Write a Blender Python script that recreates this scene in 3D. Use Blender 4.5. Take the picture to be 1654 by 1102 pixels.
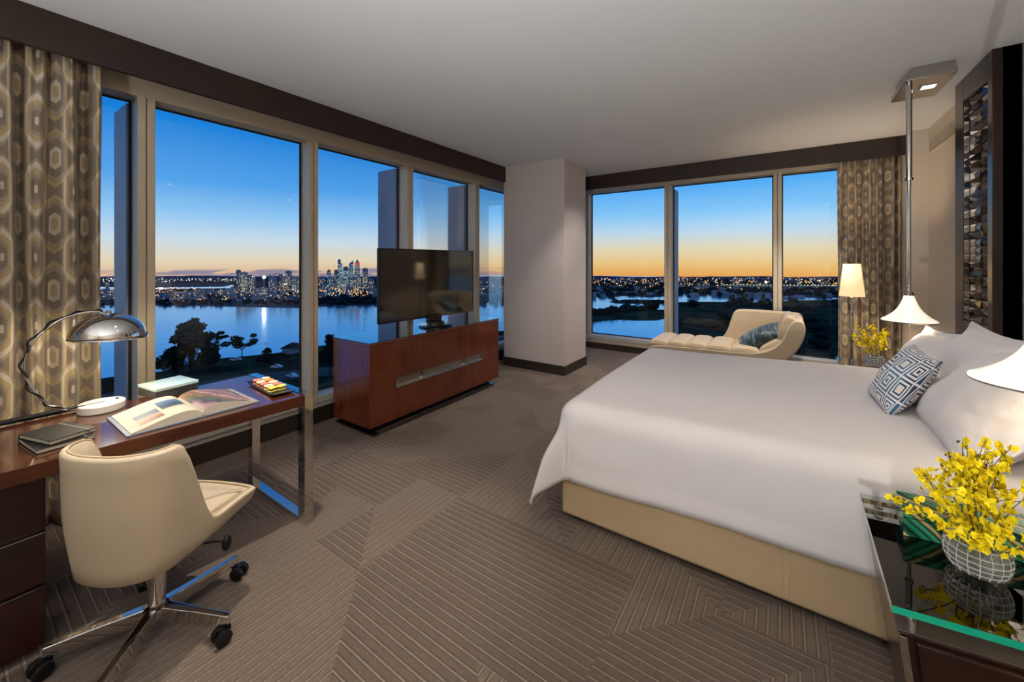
import bpy, bmesh, math, random
from mathutils import Vector, Matrix, noise as mnoise
RND = random.Random(11)
PI = math.pi
S = bpy.context.scene
C = S.collection
for o in list(bpy.data.objects):
    bpy.data.objects.remove(o)

def lin(c):
    r = []
    for v in c[:3]:
        v /= 255.0
        r.append(v / 12.92 if v <= .04045 else ((v + .055) / 1.055) ** 2.4)
    return (r[0], r[1], r[2], 1.0)

# ------------------------------------------------------------------ camera
CF, CX, CY, CH = 635.0, 827.0, 423.0, 1.5
YAW = math.atan2(435, 635)
cam = bpy.data.cameras.new('camera')
cam.sensor_width = 36
cam.lens = CF / 1654 * 36
cam.shift_y = (CY - 551) / 1654
cam.clip_start = .05
cam.clip_end = 5000
camo = bpy.data.objects.new('camera', cam)
C.objects.link(camo)
camo.location = (0, 0, CH)
camo.rotation_euler = (PI / 2, 0, YAW)
S.camera = camo
DV = Vector((-math.sin(YAW), math.cos(YAW)))
RV = Vector((math.cos(YAW), math.sin(YAW)))

def at(px, py, z):
    """point of the horizontal plane z seen at photograph pixel px, py"""
    d = DV + RV * ((px - CX) / CF)
    t = (z - CH) / (-(py - CY) / CF)
    return Vector((d.x * t, d.y * t, z))

def atd(px, dist):
    """ground position at depth dist along the column px"""
    d = DV + RV * ((px - CX) / CF)
    return Vector((d.x * dist, d.y * dist, 0))

# ------------------------------------------------------------------ view, sky
S.view_settings.view_transform = 'Standard'
S.view_settings.look = 'None'
S.view_settings.exposure = 0.0
S.view_settings.gamma = 1.0
S.view_settings.use_curve_mapping = False

W = bpy.data.worlds.new('dusk_sky')
S.world = W
W.use_nodes = True
wt = W.node_tree
wt.nodes.clear()

def wn(t, **k):
    n = wt.nodes.new(t)
    for a, b in k.items():
        setattr(n, a, b)
    return n
def wl(a, b):
    wt.links.new(a, b)
def wmath(op, a, b=None, c=None):
    n = wn('ShaderNodeMath', operation=op)
    for i, v in enumerate((a, b, c)):
        if v is None: continue
        if isinstance(v, (int, float)): n.inputs[i].default_value = v
        else: wl(v, n.inputs[i])
    return n.outputs[0]
tc = wn('ShaderNodeTexCoord')
sp = wn('ShaderNodeSeparateXYZ'); wl(tc.outputs['Generated'], sp.inputs[0])
fac = wmath('DIVIDE', wmath('ADD', sp.outputs[2], .06), .56)
def ramp(stops):
    r = wn('ShaderNodeValToRGB')
    cr = r.color_ramp
    while len(cr.elements) > 1: cr.elements.remove(cr.elements[-1])
    first = True
    for z, c in stops:
        p = max(0, min(1, (z + .06) / .56))
        e = cr.elements[0] if first else cr.elements.new(p)
        e.position = p; e.color = lin(c); first = False
    wl(fac, r.inputs[0])
    return r.outputs[0]
SKY_L = ramp([(-.06, (196, 130, 122)), (-.038, (226, 165, 138)), (-.02, (238, 196, 158)), (.004, (243, 222, 190)), (.045, (214, 228, 238)),
              (.095, (154, 206, 247)), (.16, (84, 166, 238)), (.27, (24, 132, 222)), (.42, (18, 108, 198)), (.5, (72, 124, 186))])
SKY_R = ramp([(-.06, (232, 140, 66)), (-.03, (246, 172, 88)), (-.003, (249, 204, 132)), (.032, (241, 222, 186)), (.07, (200, 224, 240)),
              (.112, (142, 206, 252)), (.18, (82, 176, 250)), (.28, (34, 138, 226)), (.42, (18, 108, 198)), (.5, (72, 124, 186))])
mr = wn('ShaderNodeMapRange', interpolation_type='SMOOTHSTEP')
wl(sp.outputs[1], mr.inputs[0])
mr.inputs[1].default_value = .55; mr.inputs[2].default_value = .98
mx = wn('ShaderNodeMix', data_type='RGBA')
wl(mr.outputs[0], mx.inputs[0]); wl(SKY_L, mx.inputs[6]); wl(SKY_R, mx.inputs[7])
# thin violet cloud bank low over the western horizon
mp = wn('ShaderNodeMapping'); mp.inputs['Scale'].default_value = (5, 5, 46)
wl(tc.outputs['Generated'], mp.inputs[0])
nz = wn('ShaderNodeTexNoise'); nz.inputs['Scale'].default_value = 2.2; nz.inputs['Detail'].default_value = 5
wl(mp.outputs[0], nz.inputs[0])
cb = wn('ShaderNodeMapRange', interpolation_type='SMOOTHSTEP'); wl(nz.outputs[0], cb.inputs[0])
cb.inputs[1].default_value = .42; cb.inputs[2].default_value = .56
bd = wn('ShaderNodeMapRange', interpolation_type='SMOOTHSTEP'); wl(wmath('ABSOLUTE', wmath('ADD', sp.outputs[2], .026)), bd.inputs[0])
bd.inputs[1].default_value = .014; bd.inputs[2].default_value = .006
lf = wn('ShaderNodeMapRange', interpolation_type='SMOOTHSTEP'); wl(sp.outputs[1], lf.inputs[0])
lf.inputs[1].default_value = .93; lf.inputs[2].default_value = .7
cm = wmath('MULTIPLY', wmath('MULTIPLY', cb.outputs[0], bd.outputs[0]), wmath('MULTIPLY', lf.outputs[0], .9))
mx2 = wn('ShaderNodeMix', data_type='RGBA')
wl(cm, mx2.inputs[0]); wl(mx.outputs[2], mx2.inputs[6]); mx2.inputs[7].default_value = lin((140, 132, 158))
bg = wn('ShaderNodeBackground'); wl(mx2.outputs[2], bg.inputs[0]); bg.inputs[1].default_value = 1.0
wo = wn('ShaderNodeOutputWorld'); wl(bg.outputs[0], wo.inputs[0])

# ------------------------------------------------------------------ room lights (ceiling downlights and added fill spots)
def spot(loc, target, power, deg, col=(1, .86, .7), blend=.6, size=.05):
    l = bpy.data.lights.new('downlight_or_fill', 'SPOT')
    l.energy = power; l.spot_size = math.radians(deg); l.spot_blend = blend
    l.color = col; l.shadow_soft_size = size
    o = bpy.data.objects.new('downlight_or_fill', l); C.objects.link(o)
    o.location = loc
    o.rotation_euler = (Vector(target) - Vector(loc)).to_track_quat('-Z', 'Y').to_euler()
def arealight(loc, target, power, sx, sy, col=(1, .9, .8)):
    l = bpy.data.lights.new('ceiling_panel_light', 'AREA')
    l.energy = power; l.shape = 'RECTANGLE'; l.size = sx; l.size_y = sy; l.color = col
    o = bpy.data.objects.new('ceiling_panel_light', l); C.objects.link(o)
    o.location = loc
    o.rotation_euler = (Vector(target) - Vector(loc)).to_track_quat('-Z', 'Y').to_euler()
def bulb(loc, power, r=.03, col=(1, .8, .58)):
    l = bpy.data.lights.new('bulb', 'POINT')
    l.energy = power; l.shadow_soft_size = r; l.color = col
    o = bpy.data.objects.new('bulb', l); C.objects.link(o); o.location = loc
CEIL = 2.872
WARM = (1, .88, .74)
spot((-2.0, .9, CEIL - .03), (-2.0, .9, 0), 200, 56, (1, .91, .8), .6, .03)          # over the desk chair
spot((-2.15, 4.15, CEIL - .03), (-2.15, 4.15, 0), 85, 70, (1, .93, .86), .8, .04)     # between the column and the bed foot
spot((-1.3, 5.3, CEIL - .03), (-1.3, 5.5, 0), 120, 80, WARM, .8, .04)         # foot of the chaise
spot((.2, 5.1, CEIL - .03), (-.2, 5.9, .5), 190, 70, WARM, .8, .04)           # head of the chaise
spot((-.3, 3.0, CEIL - .03), (-.3, 3.0, 0), 45, 110, (1, .93, .86), .9, .06)   # over the bed
spot((-1.0, 1.2, CEIL - .03), (-1.0, 1.2, 0), 55, 100, WARM, .9, .05)        # aisle
spot((-2.5, 2.6, CEIL - .03), (-2.7, 2.8, .6), 40, 100, WARM, .9, .05)       # credenza
def fill_uplight(loc, power, deg, col):
    spot(loc, (loc[0], loc[1] + .35, CEIL), power, deg, col, 1., .12)
fill_uplight((-.9, -1.5, .6), 430, 140, (.93, .97, 1))                            # added unseen fill behind the camera, brightens the ceiling
spot((-.09, -1.1, CEIL - .03), (1.15, 3.8, 1.4), 32, 50, (1, .94, .87), 1., .02)  # added fill, washes the dark headboard panels
fill_uplight((.75, -.8, .8), 130, 140, (.97, .97, .97))                             # added unseen ceiling fill on the headboard side
spot((-.09, -.9, CEIL - .03), (-.5, 1.5, .4), 70, 120, (1, .94, .87), 1., .02)  # added fill for the foreground floor
spot((-1.25, 4.9, CEIL - .03), (-2.35, 5.0, .7), 70, 75, (1, .95, .9), 1., .03)  # added spot to brighten the right face of the column
spot((-.09, -1.7, .7), (-.2, 3.4, CEIL), 250, 80, (.93, .97, 1), 1., .02)  # added unseen upward fill for the far ceiling

# ------------------------------------------------------------------ materials
class NT:
    def __init__(s, name):
        s.m = bpy.data.materials.new(name); s.m.use_nodes = True
        s.t = s.m.node_tree; s.t.nodes.clear()
        s.out = s.n('ShaderNodeOutputMaterial')
    def n(s, typ, ins=None, **k):
        n = s.t.nodes.new(typ)
        for a, b in k.items(): setattr(n, a, b)
        for a, b in (ins or {}).items(): s.set(n.inputs[a], b)
        return n
    def set(s, sock, v):
        if isinstance(v, bpy.types.NodeSocket): s.t.links.new(v, sock)
        else: sock.default_value = v
    def math(s, op, a, b=None, c=None, clamp=False):
        n = s.n('ShaderNodeMath', operation=op, use_clamp=clamp)
        for i, v in enumerate((a, b, c)):
            if v is not None: s.set(n.inputs[i], v)
        return n.outputs[0]
    def mix(s, f, a, b):
        n = s.n('ShaderNodeMix', data_type='RGBA')
        s.set(n.inputs[0], f); s.set(n.inputs[6], a); s.set(n.inputs[7], b)
        return n.outputs[2]
    def mixf(s, f, a, b):
        n = s.n('ShaderNodeMix', data_type='FLOAT')
        s.set(n.inputs[0], f); s.set(n.inputs[2], a); s.set(n.inputs[3], b)
        return n.outputs[0]
    def maprange(s, v, a, b, c=0., d=1., it='SMOOTHSTEP'):
        n = s.n('ShaderNodeMapRange', interpolation_type=it)
        for i, x in enumerate((v, a, b, c, d)): s.set(n.inputs[i], x)
        return n.outputs[0]
    def noise(s, vec, scale, detail=3, out='Fac'):
        n = s.n('ShaderNodeTexNoise', {'Scale': scale, 'Detail': detail})
        if vec is not None: s.set(n.inputs['Vector'], vec)
        return n.outputs[out]
    def mapping(s, vec, scale=(1, 1, 1), rot=(0, 0, 0), loc=(0, 0, 0)):
        n = s.n('ShaderNodeMapping', {'Vector': vec, 'Scale': scale, 'Rotation': rot, 'Location': loc})
        return n.outputs[0]
    def obj(s): return s.n('ShaderNodeTexCoord').outputs['Object']
    def uv(s): return s.n('ShaderNodeTexCoord').outputs['UV']
    def pos(s): return s.n('ShaderNodeNewGeometry').outputs['Position']
    def sep(s, v):
        n = s.n('ShaderNodeSeparateXYZ', {'Vector': v}); return n.outputs
    def comb(s, x, y, z=0.):
        n = s.n('ShaderNodeCombineXYZ', {0: x, 1: y, 2: z}); return n.outputs[0]
    def rampc(s, f, stops, const=False):
        n = s.n('ShaderNodeValToRGB', {0: f}); cr = n.color_ramp
        if const: cr.interpolation = 'CONSTANT'
        while len(cr.elements) > 1: cr.elements.remove(cr.elements[-1])
        for i, (p, c) in enumerate(stops):
            e = cr.elements[0] if i == 0 else cr.elements.new(p)
            e.position = p; e.color = lin(c)
        return n.outputs[0]
    def bsdf(s, **k):
        b = s.n('ShaderNodeBsdfPrincipled')
        for a, v in k.items(): s.set(b.inputs[a.replace('_', ' ')], v)
        s.t.links.new(b.outputs[0], s.out.inputs[0])
        s.b = b
        return b
    def bump(s, h, strength=.3, dist=.01):
        n = s.n('ShaderNodeBump', {'Height': h, 'Strength': strength, 'Distance': dist})
        s.set(s.b.inputs['Normal'], n.outputs[0])

def mat(name, col, rough=.5, metal=0., spec=.5, coat=0., var=.06, vscale=8., bump=0., bscale=200., sheen=0., emis=None, estr=0., trans=0., ior=1.45):
    t = NT(name)
    c = lin(col)
    nz = t.noise(t.obj(), vscale, 4)
    lo = tuple(max(0, x * (1 - var * 2)) for x in c[:3]) + (1,)
    hi = tuple(min(1, x * (1 + var * 2)) for x in c[:3]) + (1,)
    b = t.bsdf(Roughness=rough, Metallic=metal, IOR=ior)
    t.set(b.inputs['Base Color'], t.mix(nz, lo, hi))
    b.inputs['Specular IOR Level'].default_value = spec
    b.inputs['Coat Weight'].default_value = coat
    b.inputs['Coat Roughness'].default_value = .05
    b.inputs['Sheen Weight'].default_value = sheen
    b.inputs['Transmission Weight'].default_value = trans
    if emis:
        b.inputs['Emission Color'].default_value = lin(emis); b.inputs['Emission Strength'].default_value = estr
    if bump: t.bump(t.noise(t.obj(), bscale, 3), bump, .004)
    return t.m

def wood(name, dark, light, rough=.3, coat=.3, axis=0, scale=1.):
    t = NT(name)
    p = t.obj()
    sc = [26 * scale] * 3; sc[axis] = 1.3 * scale
    g = t.noise(t.mapping(p, tuple(sc)), 1.6, 6)
    fine = [160 * scale] * 3; fine[axis] = 5 * scale
    g2 = t.noise(t.mapping(p, tuple(fine)), 2., 3)
    cl = t.noise(p, 3.5, 3)
    f = t.math('ADD', t.math('MULTIPLY', g, .32), t.math('ADD', t.math('MULTIPLY', g2, .18), t.math('MULTIPLY', cl, .6)))
    f = t.maprange(f, .3, .8)
    t.bsdf(Roughness=rough, Coat_Weight=coat, Coat_Roughness=.06)
    t.set(t.b.inputs['Base Color'], t.mix(f, lin(dark), lin(light)))
    t.bump(g2, .04, .002)
    return t.m

M = {}
# carpet: blocks of loop-and-cut stripes turned against each other in nested corners
def carpet_mat():
    t = NT('striped_carpet')
    x, y, _ = t.sep(t.pos())
    P = .041
    def cell(size, ox, oy, seed):
        u = t.math('DIVIDE', t.math('ADD', x, ox), size); v = t.math('DIVIDE', t.math('ADD', y, oy), size)
        iu = t.math('FLOOR', u); iv = t.math('FLOOR', v)
        fu = t.math('SUBTRACT', t.math('SUBTRACT', u, iu), .5); fv = t.math('SUBTRACT', t.math('SUBTRACT', v, iv), .5)
        def rnd(k):
            n = t.n('ShaderNodeTexWhiteNoise', {'Vector': t.comb(iu, iv, seed + k * 7.31)}, noise_dimensions='3D'); return n.outputs[0]
        flip = t.math('SIGN', t.math('SUBTRACT', rnd(1), .5)); flip2 = t.math('SIGN', t.math('SUBTRACT', rnd(2), .5))
        a = t.math('MULTIPLY', fu, flip); b = t.math('MULTIPLY', fv, flip2)
        mxv = t.math('MAXIMUM', a, b)
        tp = rnd(3)
        s_line = t.mixf(t.math('GREATER_THAN', tp, .22), fu, fv)
        isx_line = t.math('LESS_THAN', tp, .22)
        isx_L = t.math('GREATER_THAN', a, b)
        isL = t.math('GREATER_THAN', tp, .45)
        s = t.mixf(isL, s_line, mxv)
        isx = t.mixf(isL, isx_line, isx_L)
        return t.math('MULTIPLY', s, size), isx, rnd(5)
    s1, x1, _r = cell(P * 18, .21, .33, 3.)
    s2, x2, r2 = cell(P * 9, .21 + P * 9, .33, 17.)
    use2 = t.math('GREATER_THAN', r2, .55)
    s = t.mixf(use2, s1, s2); isx = t.mixf(use2, x1, x2)
    w = t.math('FRACT', t.math('ADD', t.math('DIVIDE', s, P), 100.))
    d = t.math('ABSOLUTE', t.math('SUBTRACT', w, .5))            # 0 mid pile, .5 at the seam between stripes
    seam = t.maprange(d, .40, .47)
    groove = t.math('MULTIPLY', t.maprange(d, .33, .37), t.maprange(d, .40, .36))
    fn = t.noise(t.pos(), 420., 2); md = t.noise(t.pos(), 55., 3); lg = t.noise(t.pos(), 2.5, 3)
    base = t.mix(isx, lin((95, 80, 69)), lin((106, 91, 79)))  # pile sheen put into the colour: tone follows stripe direction
    base = t.mix(seam, base, lin((128, 114, 100)))
    base = t.mix(groove, base, lin((58, 50, 44)))
    k = t.math('ADD', t.math('MULTIPLY', fn, .5), t.math('ADD', t.math('MULTIPLY', md, .5), t.math('MULTIPLY', lg, .25)))
    k = t.math('ADD', t.math('MULTIPLY', k, 1.1), .32)
    mul = t.n('ShaderNodeMix', {0: 1., 6: base}, data_type='RGBA', blend_type='MULTIPLY')
    t.set(mul.inputs[7], t.n('ShaderNodeCombineColor', {0: k, 1: k, 2: k}).outputs[0])
    t.bsdf(Roughness=.95, Sheen_Weight=.15)
    t.b.inputs['Specular IOR Level'].default_value = .1
    t.set(t.b.inputs['Base Color'], mul.outputs[2])
    h = t.math('SUBTRACT', t.math('ADD', t.math('MULTIPLY', fn, .25), t.math('MULTIPLY', t.maprange(d, .2, .44, 1., 0.), .9)), t.math('MULTIPLY', groove, .6))
    t.bump(h, .75, .008)
    return t.m
M['carpet'] = carpet_mat()
M['ceiling'] = mat('white_ceiling_paint', (222, 221, 219), .9, var=.01, spec=.2)
M['wall'] = mat('beige_wall_fabric', (216, 202, 184), .9, var=.03, vscale=60, bump=.15, bscale=500, spec=.2)
M['column'] = mat('pale_wallpaper', (198, 186, 178), .85, var=.03, vscale=40, bump=.15, bscale=420, spec=.2)
M['pelmet'] = wood('dark_pelmet_wood', (30, 17, 11), (52, 31, 20), .5, .05, 1)
M['skirt'] = wood('dark_skirting', (34, 26, 20), (58, 46, 37), .45, .1, 1)
M['wood'] = wood('red_brown_veneer', (84, 36, 19), (116, 54, 30), .22, .6, 2, .6)
M['woodtop'] = wood('red_brown_table_top', (54, 23, 11), (86, 40, 21), .2, .7, 1)
M['darkwood'] = wood('espresso_wood', (26, 11, 6), (46, 20, 11), .3, .25, 2)
M['frame'] = mat('champagne_frame_metal', (200, 184, 160), .45, .35, var=.02)
M['fin'] = mat('grey_fin_metal', (150, 150, 160), .5, .2, var=.02)
M['gasket'] = mat('black_gasket', (14, 14, 16), .6)
M['sill'] = mat('sill_grey', (188, 184, 176), .4, .2, var=.02)
M['toppanel'] = wood('reflection_grey_top_wood', (66, 58, 50), (92, 82, 72), .25, .5, 0)  # lighter than the body, paints in the grey reflection at the glass
M['chrome'] = mat('chrome', (215, 212, 208), .06, 1., var=.01)
M['brushed'] = mat('brushed_steel', (180, 176, 170), .22, 1., var=.03)
M['black'] = mat('black_plastic', (14, 14, 15), .35, var=.1)
M['blackgloss'] = mat('black_gloss', (7, 7, 8), .08, coat=.5)
M['screen'] = mat('dark_screen', (9, 8, 7), .07, spec=.9, coat=.8, var=.02)
M['leather'] = mat('cream_leather', (190, 172, 146), .5, spec=.35, var=.05, vscale=5, bump=.12, bscale=260)
M['bedleather'] = mat('tan_bed_leather', (182, 157, 123), .5, spec=.35, var=.04, vscale=5, bump=.1, bscale=260)
M['duvet'] = mat('white_duvet_cotton', (203, 197, 194), .8, spec=.2, var=.012, vscale=3, sheen=.1)
M['pillow'] = mat('white_pillow_cotton', (212, 206, 203), .8, spec=.2, var=.012, vscale=4, sheen=.1)
M['piping'] = mat('leather_piping', (190, 166, 132), .55, var=.03)
M['marble'] = mat('white_marble', (232, 226, 214), .2, coat=.3, var=.1, vscale=14)
M['paper'] = mat('cream_paper', (196, 185, 166), .8, var=.02)
M['bluecover'] = mat('slate_blue_book_cover', (112, 122, 138), .4, var=.03)
M['notebook'] = mat('black_notebook_cover', (22, 21, 19), .6, spec=.3, var=.08, bump=.15, bscale=300)
M['strap'] = mat('grey_elastic', (98, 94, 88), .7)
M['tealglass'] = mat('pale_aqua_lid', (203, 228, 219), .2, coat=.4, var=.02)
M['boxside'] = wood('grey_box_grain', (30, 32, 33), (84, 82, 78), .45, .1, 0, 2.)
M['slate'] = mat('slate_tray', (26, 27, 32), .3, coat=.2)
M['stem'] = mat('orchid_stem', (82, 84, 34), .6)
M['petal'] = mat('yellow_orchid_petal', (255, 218, 16), .5, spec=.3, var=.1, vscale=40)
M['petal2'] = mat('amber_orchid_centre', (206, 130, 16), .5, var=.1)
M['bud'] = mat('orchid_bud', (96, 78, 26), .6)

def glass(name, tint, refl=.06, rough=0., edge=None):
    """thin pane: mostly straight-through with a fresnel reflection"""
    t = NT(name)
    fr = t.n('ShaderNodeFresnel', {'IOR': 1.45}).outputs[0]
    tr = t.n('ShaderNodeBsdfTransparent', {'Color': lin(tint)})
    gl = t.n('ShaderNodeBsdfGlossy', {'Color': (1, 1, 1, 1), 'Roughness': rough})
    mxs = t.n('ShaderNodeMixShader')
    t.set(mxs.inputs[0], t.math('MULTIPLY', fr, refl))
    t.t.links.new(tr.outputs[0], mxs.inputs[1]); t.t.links.new(gl.outputs[0], mxs.inputs[2])
    t.t.links.new(mxs.outputs[0], t.out.inputs[0])
    return t.m
M['pane'] = glass('window_glass', (248, 252, 254), .55)
M['tabletop_glass'] = glass('clear_table_glass', (238, 243, 240), 1.25)
M['paleedge'] = mat('pale_glass_edge', (176, 190, 184), .1, coat=.5, var=.03)
M['smoked'] = glass('smoked_table_glass', (90, 92, 96), 2.0)
M['greenedge'] = mat('green_glass_edge', (20, 150, 118), .1, coat=.5, var=.05)
def crystal(name, cut):
    t = NT(name)
    g = t.n('ShaderNodeBsdfGlass', {'Color': (1, 1, 1, 1), 'Roughness': .0, 'IOR': 1.5})
    tr = t.n('ShaderNodeBsdfTransparent', {'Color': (.94, .94, .93, 1)})
    mx_ = t.n('ShaderNodeMixShader', {0: .5})
    t.t.links.new(g.outputs[0], mx_.inputs[1]); t.t.links.new(tr.outputs[0], mx_.inputs[2])
    if not cut:
        t.t.links.new(mx_.outputs[0], t.out.inputs[0])
    else:
        df = t.n('ShaderNodeBsdfTranslucent', {'Color': (.95, .95, .93, 1)}); d2 = t.n('ShaderNodeBsdfDiffuse', {'Color': (.95, .95, .93, 1)})  # white mixed in as painted highlights on the cut glass
        ad = t.n('ShaderNodeMixShader', {0: .5}); t.t.links.new(df.outputs[0], ad.inputs[1]); t.t.links.new(d2.outputs[0], ad.inputs[2])
        m2 = t.n('ShaderNodeMixShader', {0: cut}); t.t.links.new(mx_.outputs[0], m2.inputs[1]); t.t.links.new(ad.outputs[0], m2.inputs[2])
        t.t.links.new(m2.outputs[0], t.out.inputs[0])
    return t.m
M['crystal'] = crystal('cut_crystal', .06)
M['crystalcut'] = crystal('highlight_crystal_cuts', .5)
M['opal'] = mat('opal_glass_lit', (250, 246, 238), .15, coat=.4, var=.005, emis=(255, 240, 214), estr=.75)
M['shade'] = mat('lit_fabric_shade', (250, 226, 190), .8, var=.01, emis=(255, 214, 156), estr=.9)
M['lampglow'] = mat('lit_lamp_lens', (255, 250, 235), .4, emis=(255, 240, 214), estr=9.)

# curtain: tall nested hexagons in taupe, silver and old gold
def curtain_mat(name, gold):
    t = NT(name)
    u, v, _ = t.sep(t.uv())
    Wd, Hd = .29, .38
    def hexd(ou, ov):
        a = t.math('ADD', t.math('DIVIDE', u, Wd), ou); b = t.math('ADD', t.math('DIVIDE', v, Hd), ov)
        a = t.math('ABSOLUTE', t.math('SUBTRACT', t.math('FRACT', a), .5)); b = t.math('ABSOLUTE', t.math('SUBTRACT', t.math('FRACT', b), .5))
        a2 = t.math('MULTIPLY', a, 2.9)
        b2 = t.math('ADD', t.math('MULTIPLY', b, 2.05), t.math('MULTIPLY', a, .95))
        return t.math('MAXIMUM', a2, b2)
    dA = hexd(0., 0.); dB = hexd(.5, .5)
    d = t.math('MINIMUM', dA, dB)
    isA = t.math('LESS_THAN', dA, dB)
    dk, md, lt, gd = (120, 106, 92), (148, 132, 114), (192, 178, 158), gold
    cA = t.rampc(d, [(0, gd), (.2, lt), (.36, dk), (.62, md), (.8, gd), (.92, dk)], True)
    cB = t.rampc(d, [(0, lt), (.13, dk), (.36, md), (.5, gd), (.66, lt), (.84, md), (.94, dk)], True)
    col = t.mix(isA, cB, cA)
    st = t.noise(t.mapping(t.uv(), (160, 7, 1)), 1., 3)
    wv = t.noise(t.mapping(t.uv(), (5, 5, 1)), 1., 2)
    k = t.math('ADD', t.math('MULTIPLY', st, .5), t.math('ADD', t.math('MULTIPLY', wv, .4), .62))
    mul = t.n('ShaderNodeMix', {0: 1., 6: col}, data_type='RGBA', blend_type='MULTIPLY')
    t.set(mul.inputs[7], t.n('ShaderNodeCombineColor', {0: k, 1: k, 2: k}).outputs[0])
    t.bsdf(Roughness=.42, Metallic=.08, Sheen_Weight=.2)
    t.set(t.b.inputs['Base Color'], mul.outputs[2])
    t.bump(st, .12, .002)
    return t.m
M['curtain'] = curtain_mat('hexagon_curtain_cloth', (168, 146, 104))
# blue and white fret cushion
def fret_mat():
    t = NT('blue_fret_cloth')
    u, v, _ = t.sep(t.uv())
    a = t.math('ADD', u, v); b = t.math('SUBTRACT', u, v)
    def nest(sc, off, n):
        p = t.math('SUBTRACT', t.math('FRACT', t.math('ADD', t.math('MULTIPLY', u, sc), off)), .5)
        q = t.math('SUBTRACT', t.math('FRACT', t.math('ADD', t.math('MULTIPLY', v, sc), off)), .5)
        d = t.math('MAXIMUM', t.math('ABSOLUTE', p), t.math('ABSOLUTE', q))
        return d, t.math('GREATER_THAN', t.math('FRACT', t.math('MULTIPLY', d, n)), .47)
    d1, n1 = nest(2.3, 0., 11.)
    d2, n2 = nest(2.3, .5, 11.)
    sel = t.math('LESS_THAN', d1, d2)
    line = t.mixf(sel, n2, n1)
    core = t.math('LESS_THAN', t.math('MINIMUM', d1, d2), .07)
    nz = t.noise(t.uv(), 3., 2)
    blue = t.mix(t.maprange(nz, .4, .6), lin((30, 52, 84)), lin((44, 98, 130)))
    col = t.mix(line, blue, lin((220, 216, 214)))
    col = t.mix(core, col, lin((214, 200, 190)))
    t.bsdf(Roughness=.75, Sheen_Weight=.2)
    t.set(t.b.inputs['Base Color'], col)
    t.bump(t.noise(t.uv(), 160., 2), .2, .002)
    return t.m
M['fret'] = fret_mat()
def teal_mat():
    t = NT('teal_sheen_cloth')
    st = t.noise(t.mapping(t.uv(), (26, 3, 1)), 1., 4)
    t.bsdf(Roughness=.38, Metallic=.2, Sheen_Weight=.3)
    t.set(t.b.inputs['Base Color'], t.rampc(st, [(.3, (26, 40, 50)), (.52, (46, 70, 82)), (.66, (120, 144, 152)), (.74, (38, 58, 70))]))
    return t.m
M['teal'] = teal_mat()
def strata(name, stops, rot, scale, dist):
    t = NT(name)
    p = t.mapping(t.uv(), (1, 1, 1), (0, 0, rot))
    n = t.noise(p, 2.2, 4, 'Color')
    mixv = t.n('ShaderNodeMix', {0: dist, 6: p, 7: n}, data_type='RGBA').outputs[2]
    x, y, _ = t.sep(mixv)
    t.bsdf(Roughness=.5)
    t.set(t.b.inputs['Base Color'], t.rampc(t.math('FRACT', t.math('MULTIPLY', y, scale)), stops))
    return t.m
M['photo_dunes'] = strata('printed_dune_photo', [(0, (56, 72, 46)), (.14, (138, 98, 72)), (.28, (78, 52, 40)), (.4, (176, 142, 126)), (.55, (104, 74, 74)), (.72, (148, 116, 122)), (.88, (64, 54, 60)), (1, (84, 100, 62))], .9, 2.2, .45)
M['photo_coast'] = strata('printed_coast_photo', [(0, (66, 36, 26)), (.3, (136, 84, 54)), (.48, (176, 146, 112)), (.55, (84, 98, 112)), (1, (66, 86, 106))], 0, 1., .12)
M['photo_sea'] = strata('printed_sea_photo', [(0, (146, 130, 104)), (.25, (40, 58, 78)), (.6, (66, 92, 120)), (1, (98, 122, 148))], 0, 1., .12)
def malachite():
    t = NT('banded_green_lacquer')
    p = t.mapping(t.obj(), (1, 1, 1), (0, 0, .62))
    x, y, z = t.sep(p)
    n = t.noise(p, 6., 2)
    f = t.math('FRACT', t.math('MULTIPLY', t.math('ADD', t.math('ADD', y, t.math('MULTIPLY', z, .8)), t.math('MULTIPLY', n, .03)), 15.))
    t.bsdf(Roughness=.12, Coat_Weight=.5)
    t.set(t.b.inputs['Base Color'], t.rampc(f, [(0, (10, 40, 30)), (.18, (40, 130, 96)), (.3, (12, 52, 40)), (.45, (64, 150, 112)), (.58, (14, 48, 36)), (.7, (196, 166, 110)), (.8, (22, 84, 60)), (1, (8, 34, 28))]))
    return t.m
M['malachite'] = malachite()
for k_, c_ in {'pink': (236, 132, 122), 'orange': (232, 146, 62), 'cream': (240, 218, 178), 'yellow': (236, 222, 96), 'choco': (74, 36, 24)}.items():
    M['mac_' + k_] = mat(k_ + '_cake', c_, .6, var=.06, vscale=60)
M['tile'] = mat('bronze_mirror_tile', (96, 80, 68), .14, .9, var=.15, vscale=12)
M['tileback'] = mat('tile_backing', (14, 11, 9), .4)
# outdoors
def water():
    t = NT('river_water')
    n1 = t.noise(t.mapping(t.pos(), (.09, .09, 1)), 1., 3)
    t.bsdf(Roughness=.15)
    t.set(t.b.inputs['Base Color'], lin((182, 204, 222)))
    t.b.inputs['Metallic'].default_value = .8
    t.b.inputs['Specular IOR Level'].default_value = 1.
    t.b.inputs['IOR'].default_value = 2.2
    t.bump(n1, .05, 1.)
    return t.m
M['water'] = water()
def grass(name, a, b, sc):
    t = NT(name)
    t.bsdf(Roughness=1.)
    t.b.inputs['Specular IOR Level'].default_value = 0.
    t.set(t.b.inputs['Base Color'], t.mix(t.maprange(t.noise(t.pos(), sc, 5), .4, .6), lin(a), lin(b)))
    return t.m
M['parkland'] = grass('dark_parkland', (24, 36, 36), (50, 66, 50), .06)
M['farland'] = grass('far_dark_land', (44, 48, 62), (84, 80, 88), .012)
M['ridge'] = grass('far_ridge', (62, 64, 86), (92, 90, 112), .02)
M['road'] = mat('asphalt', (52, 50, 54), .8)
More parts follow.
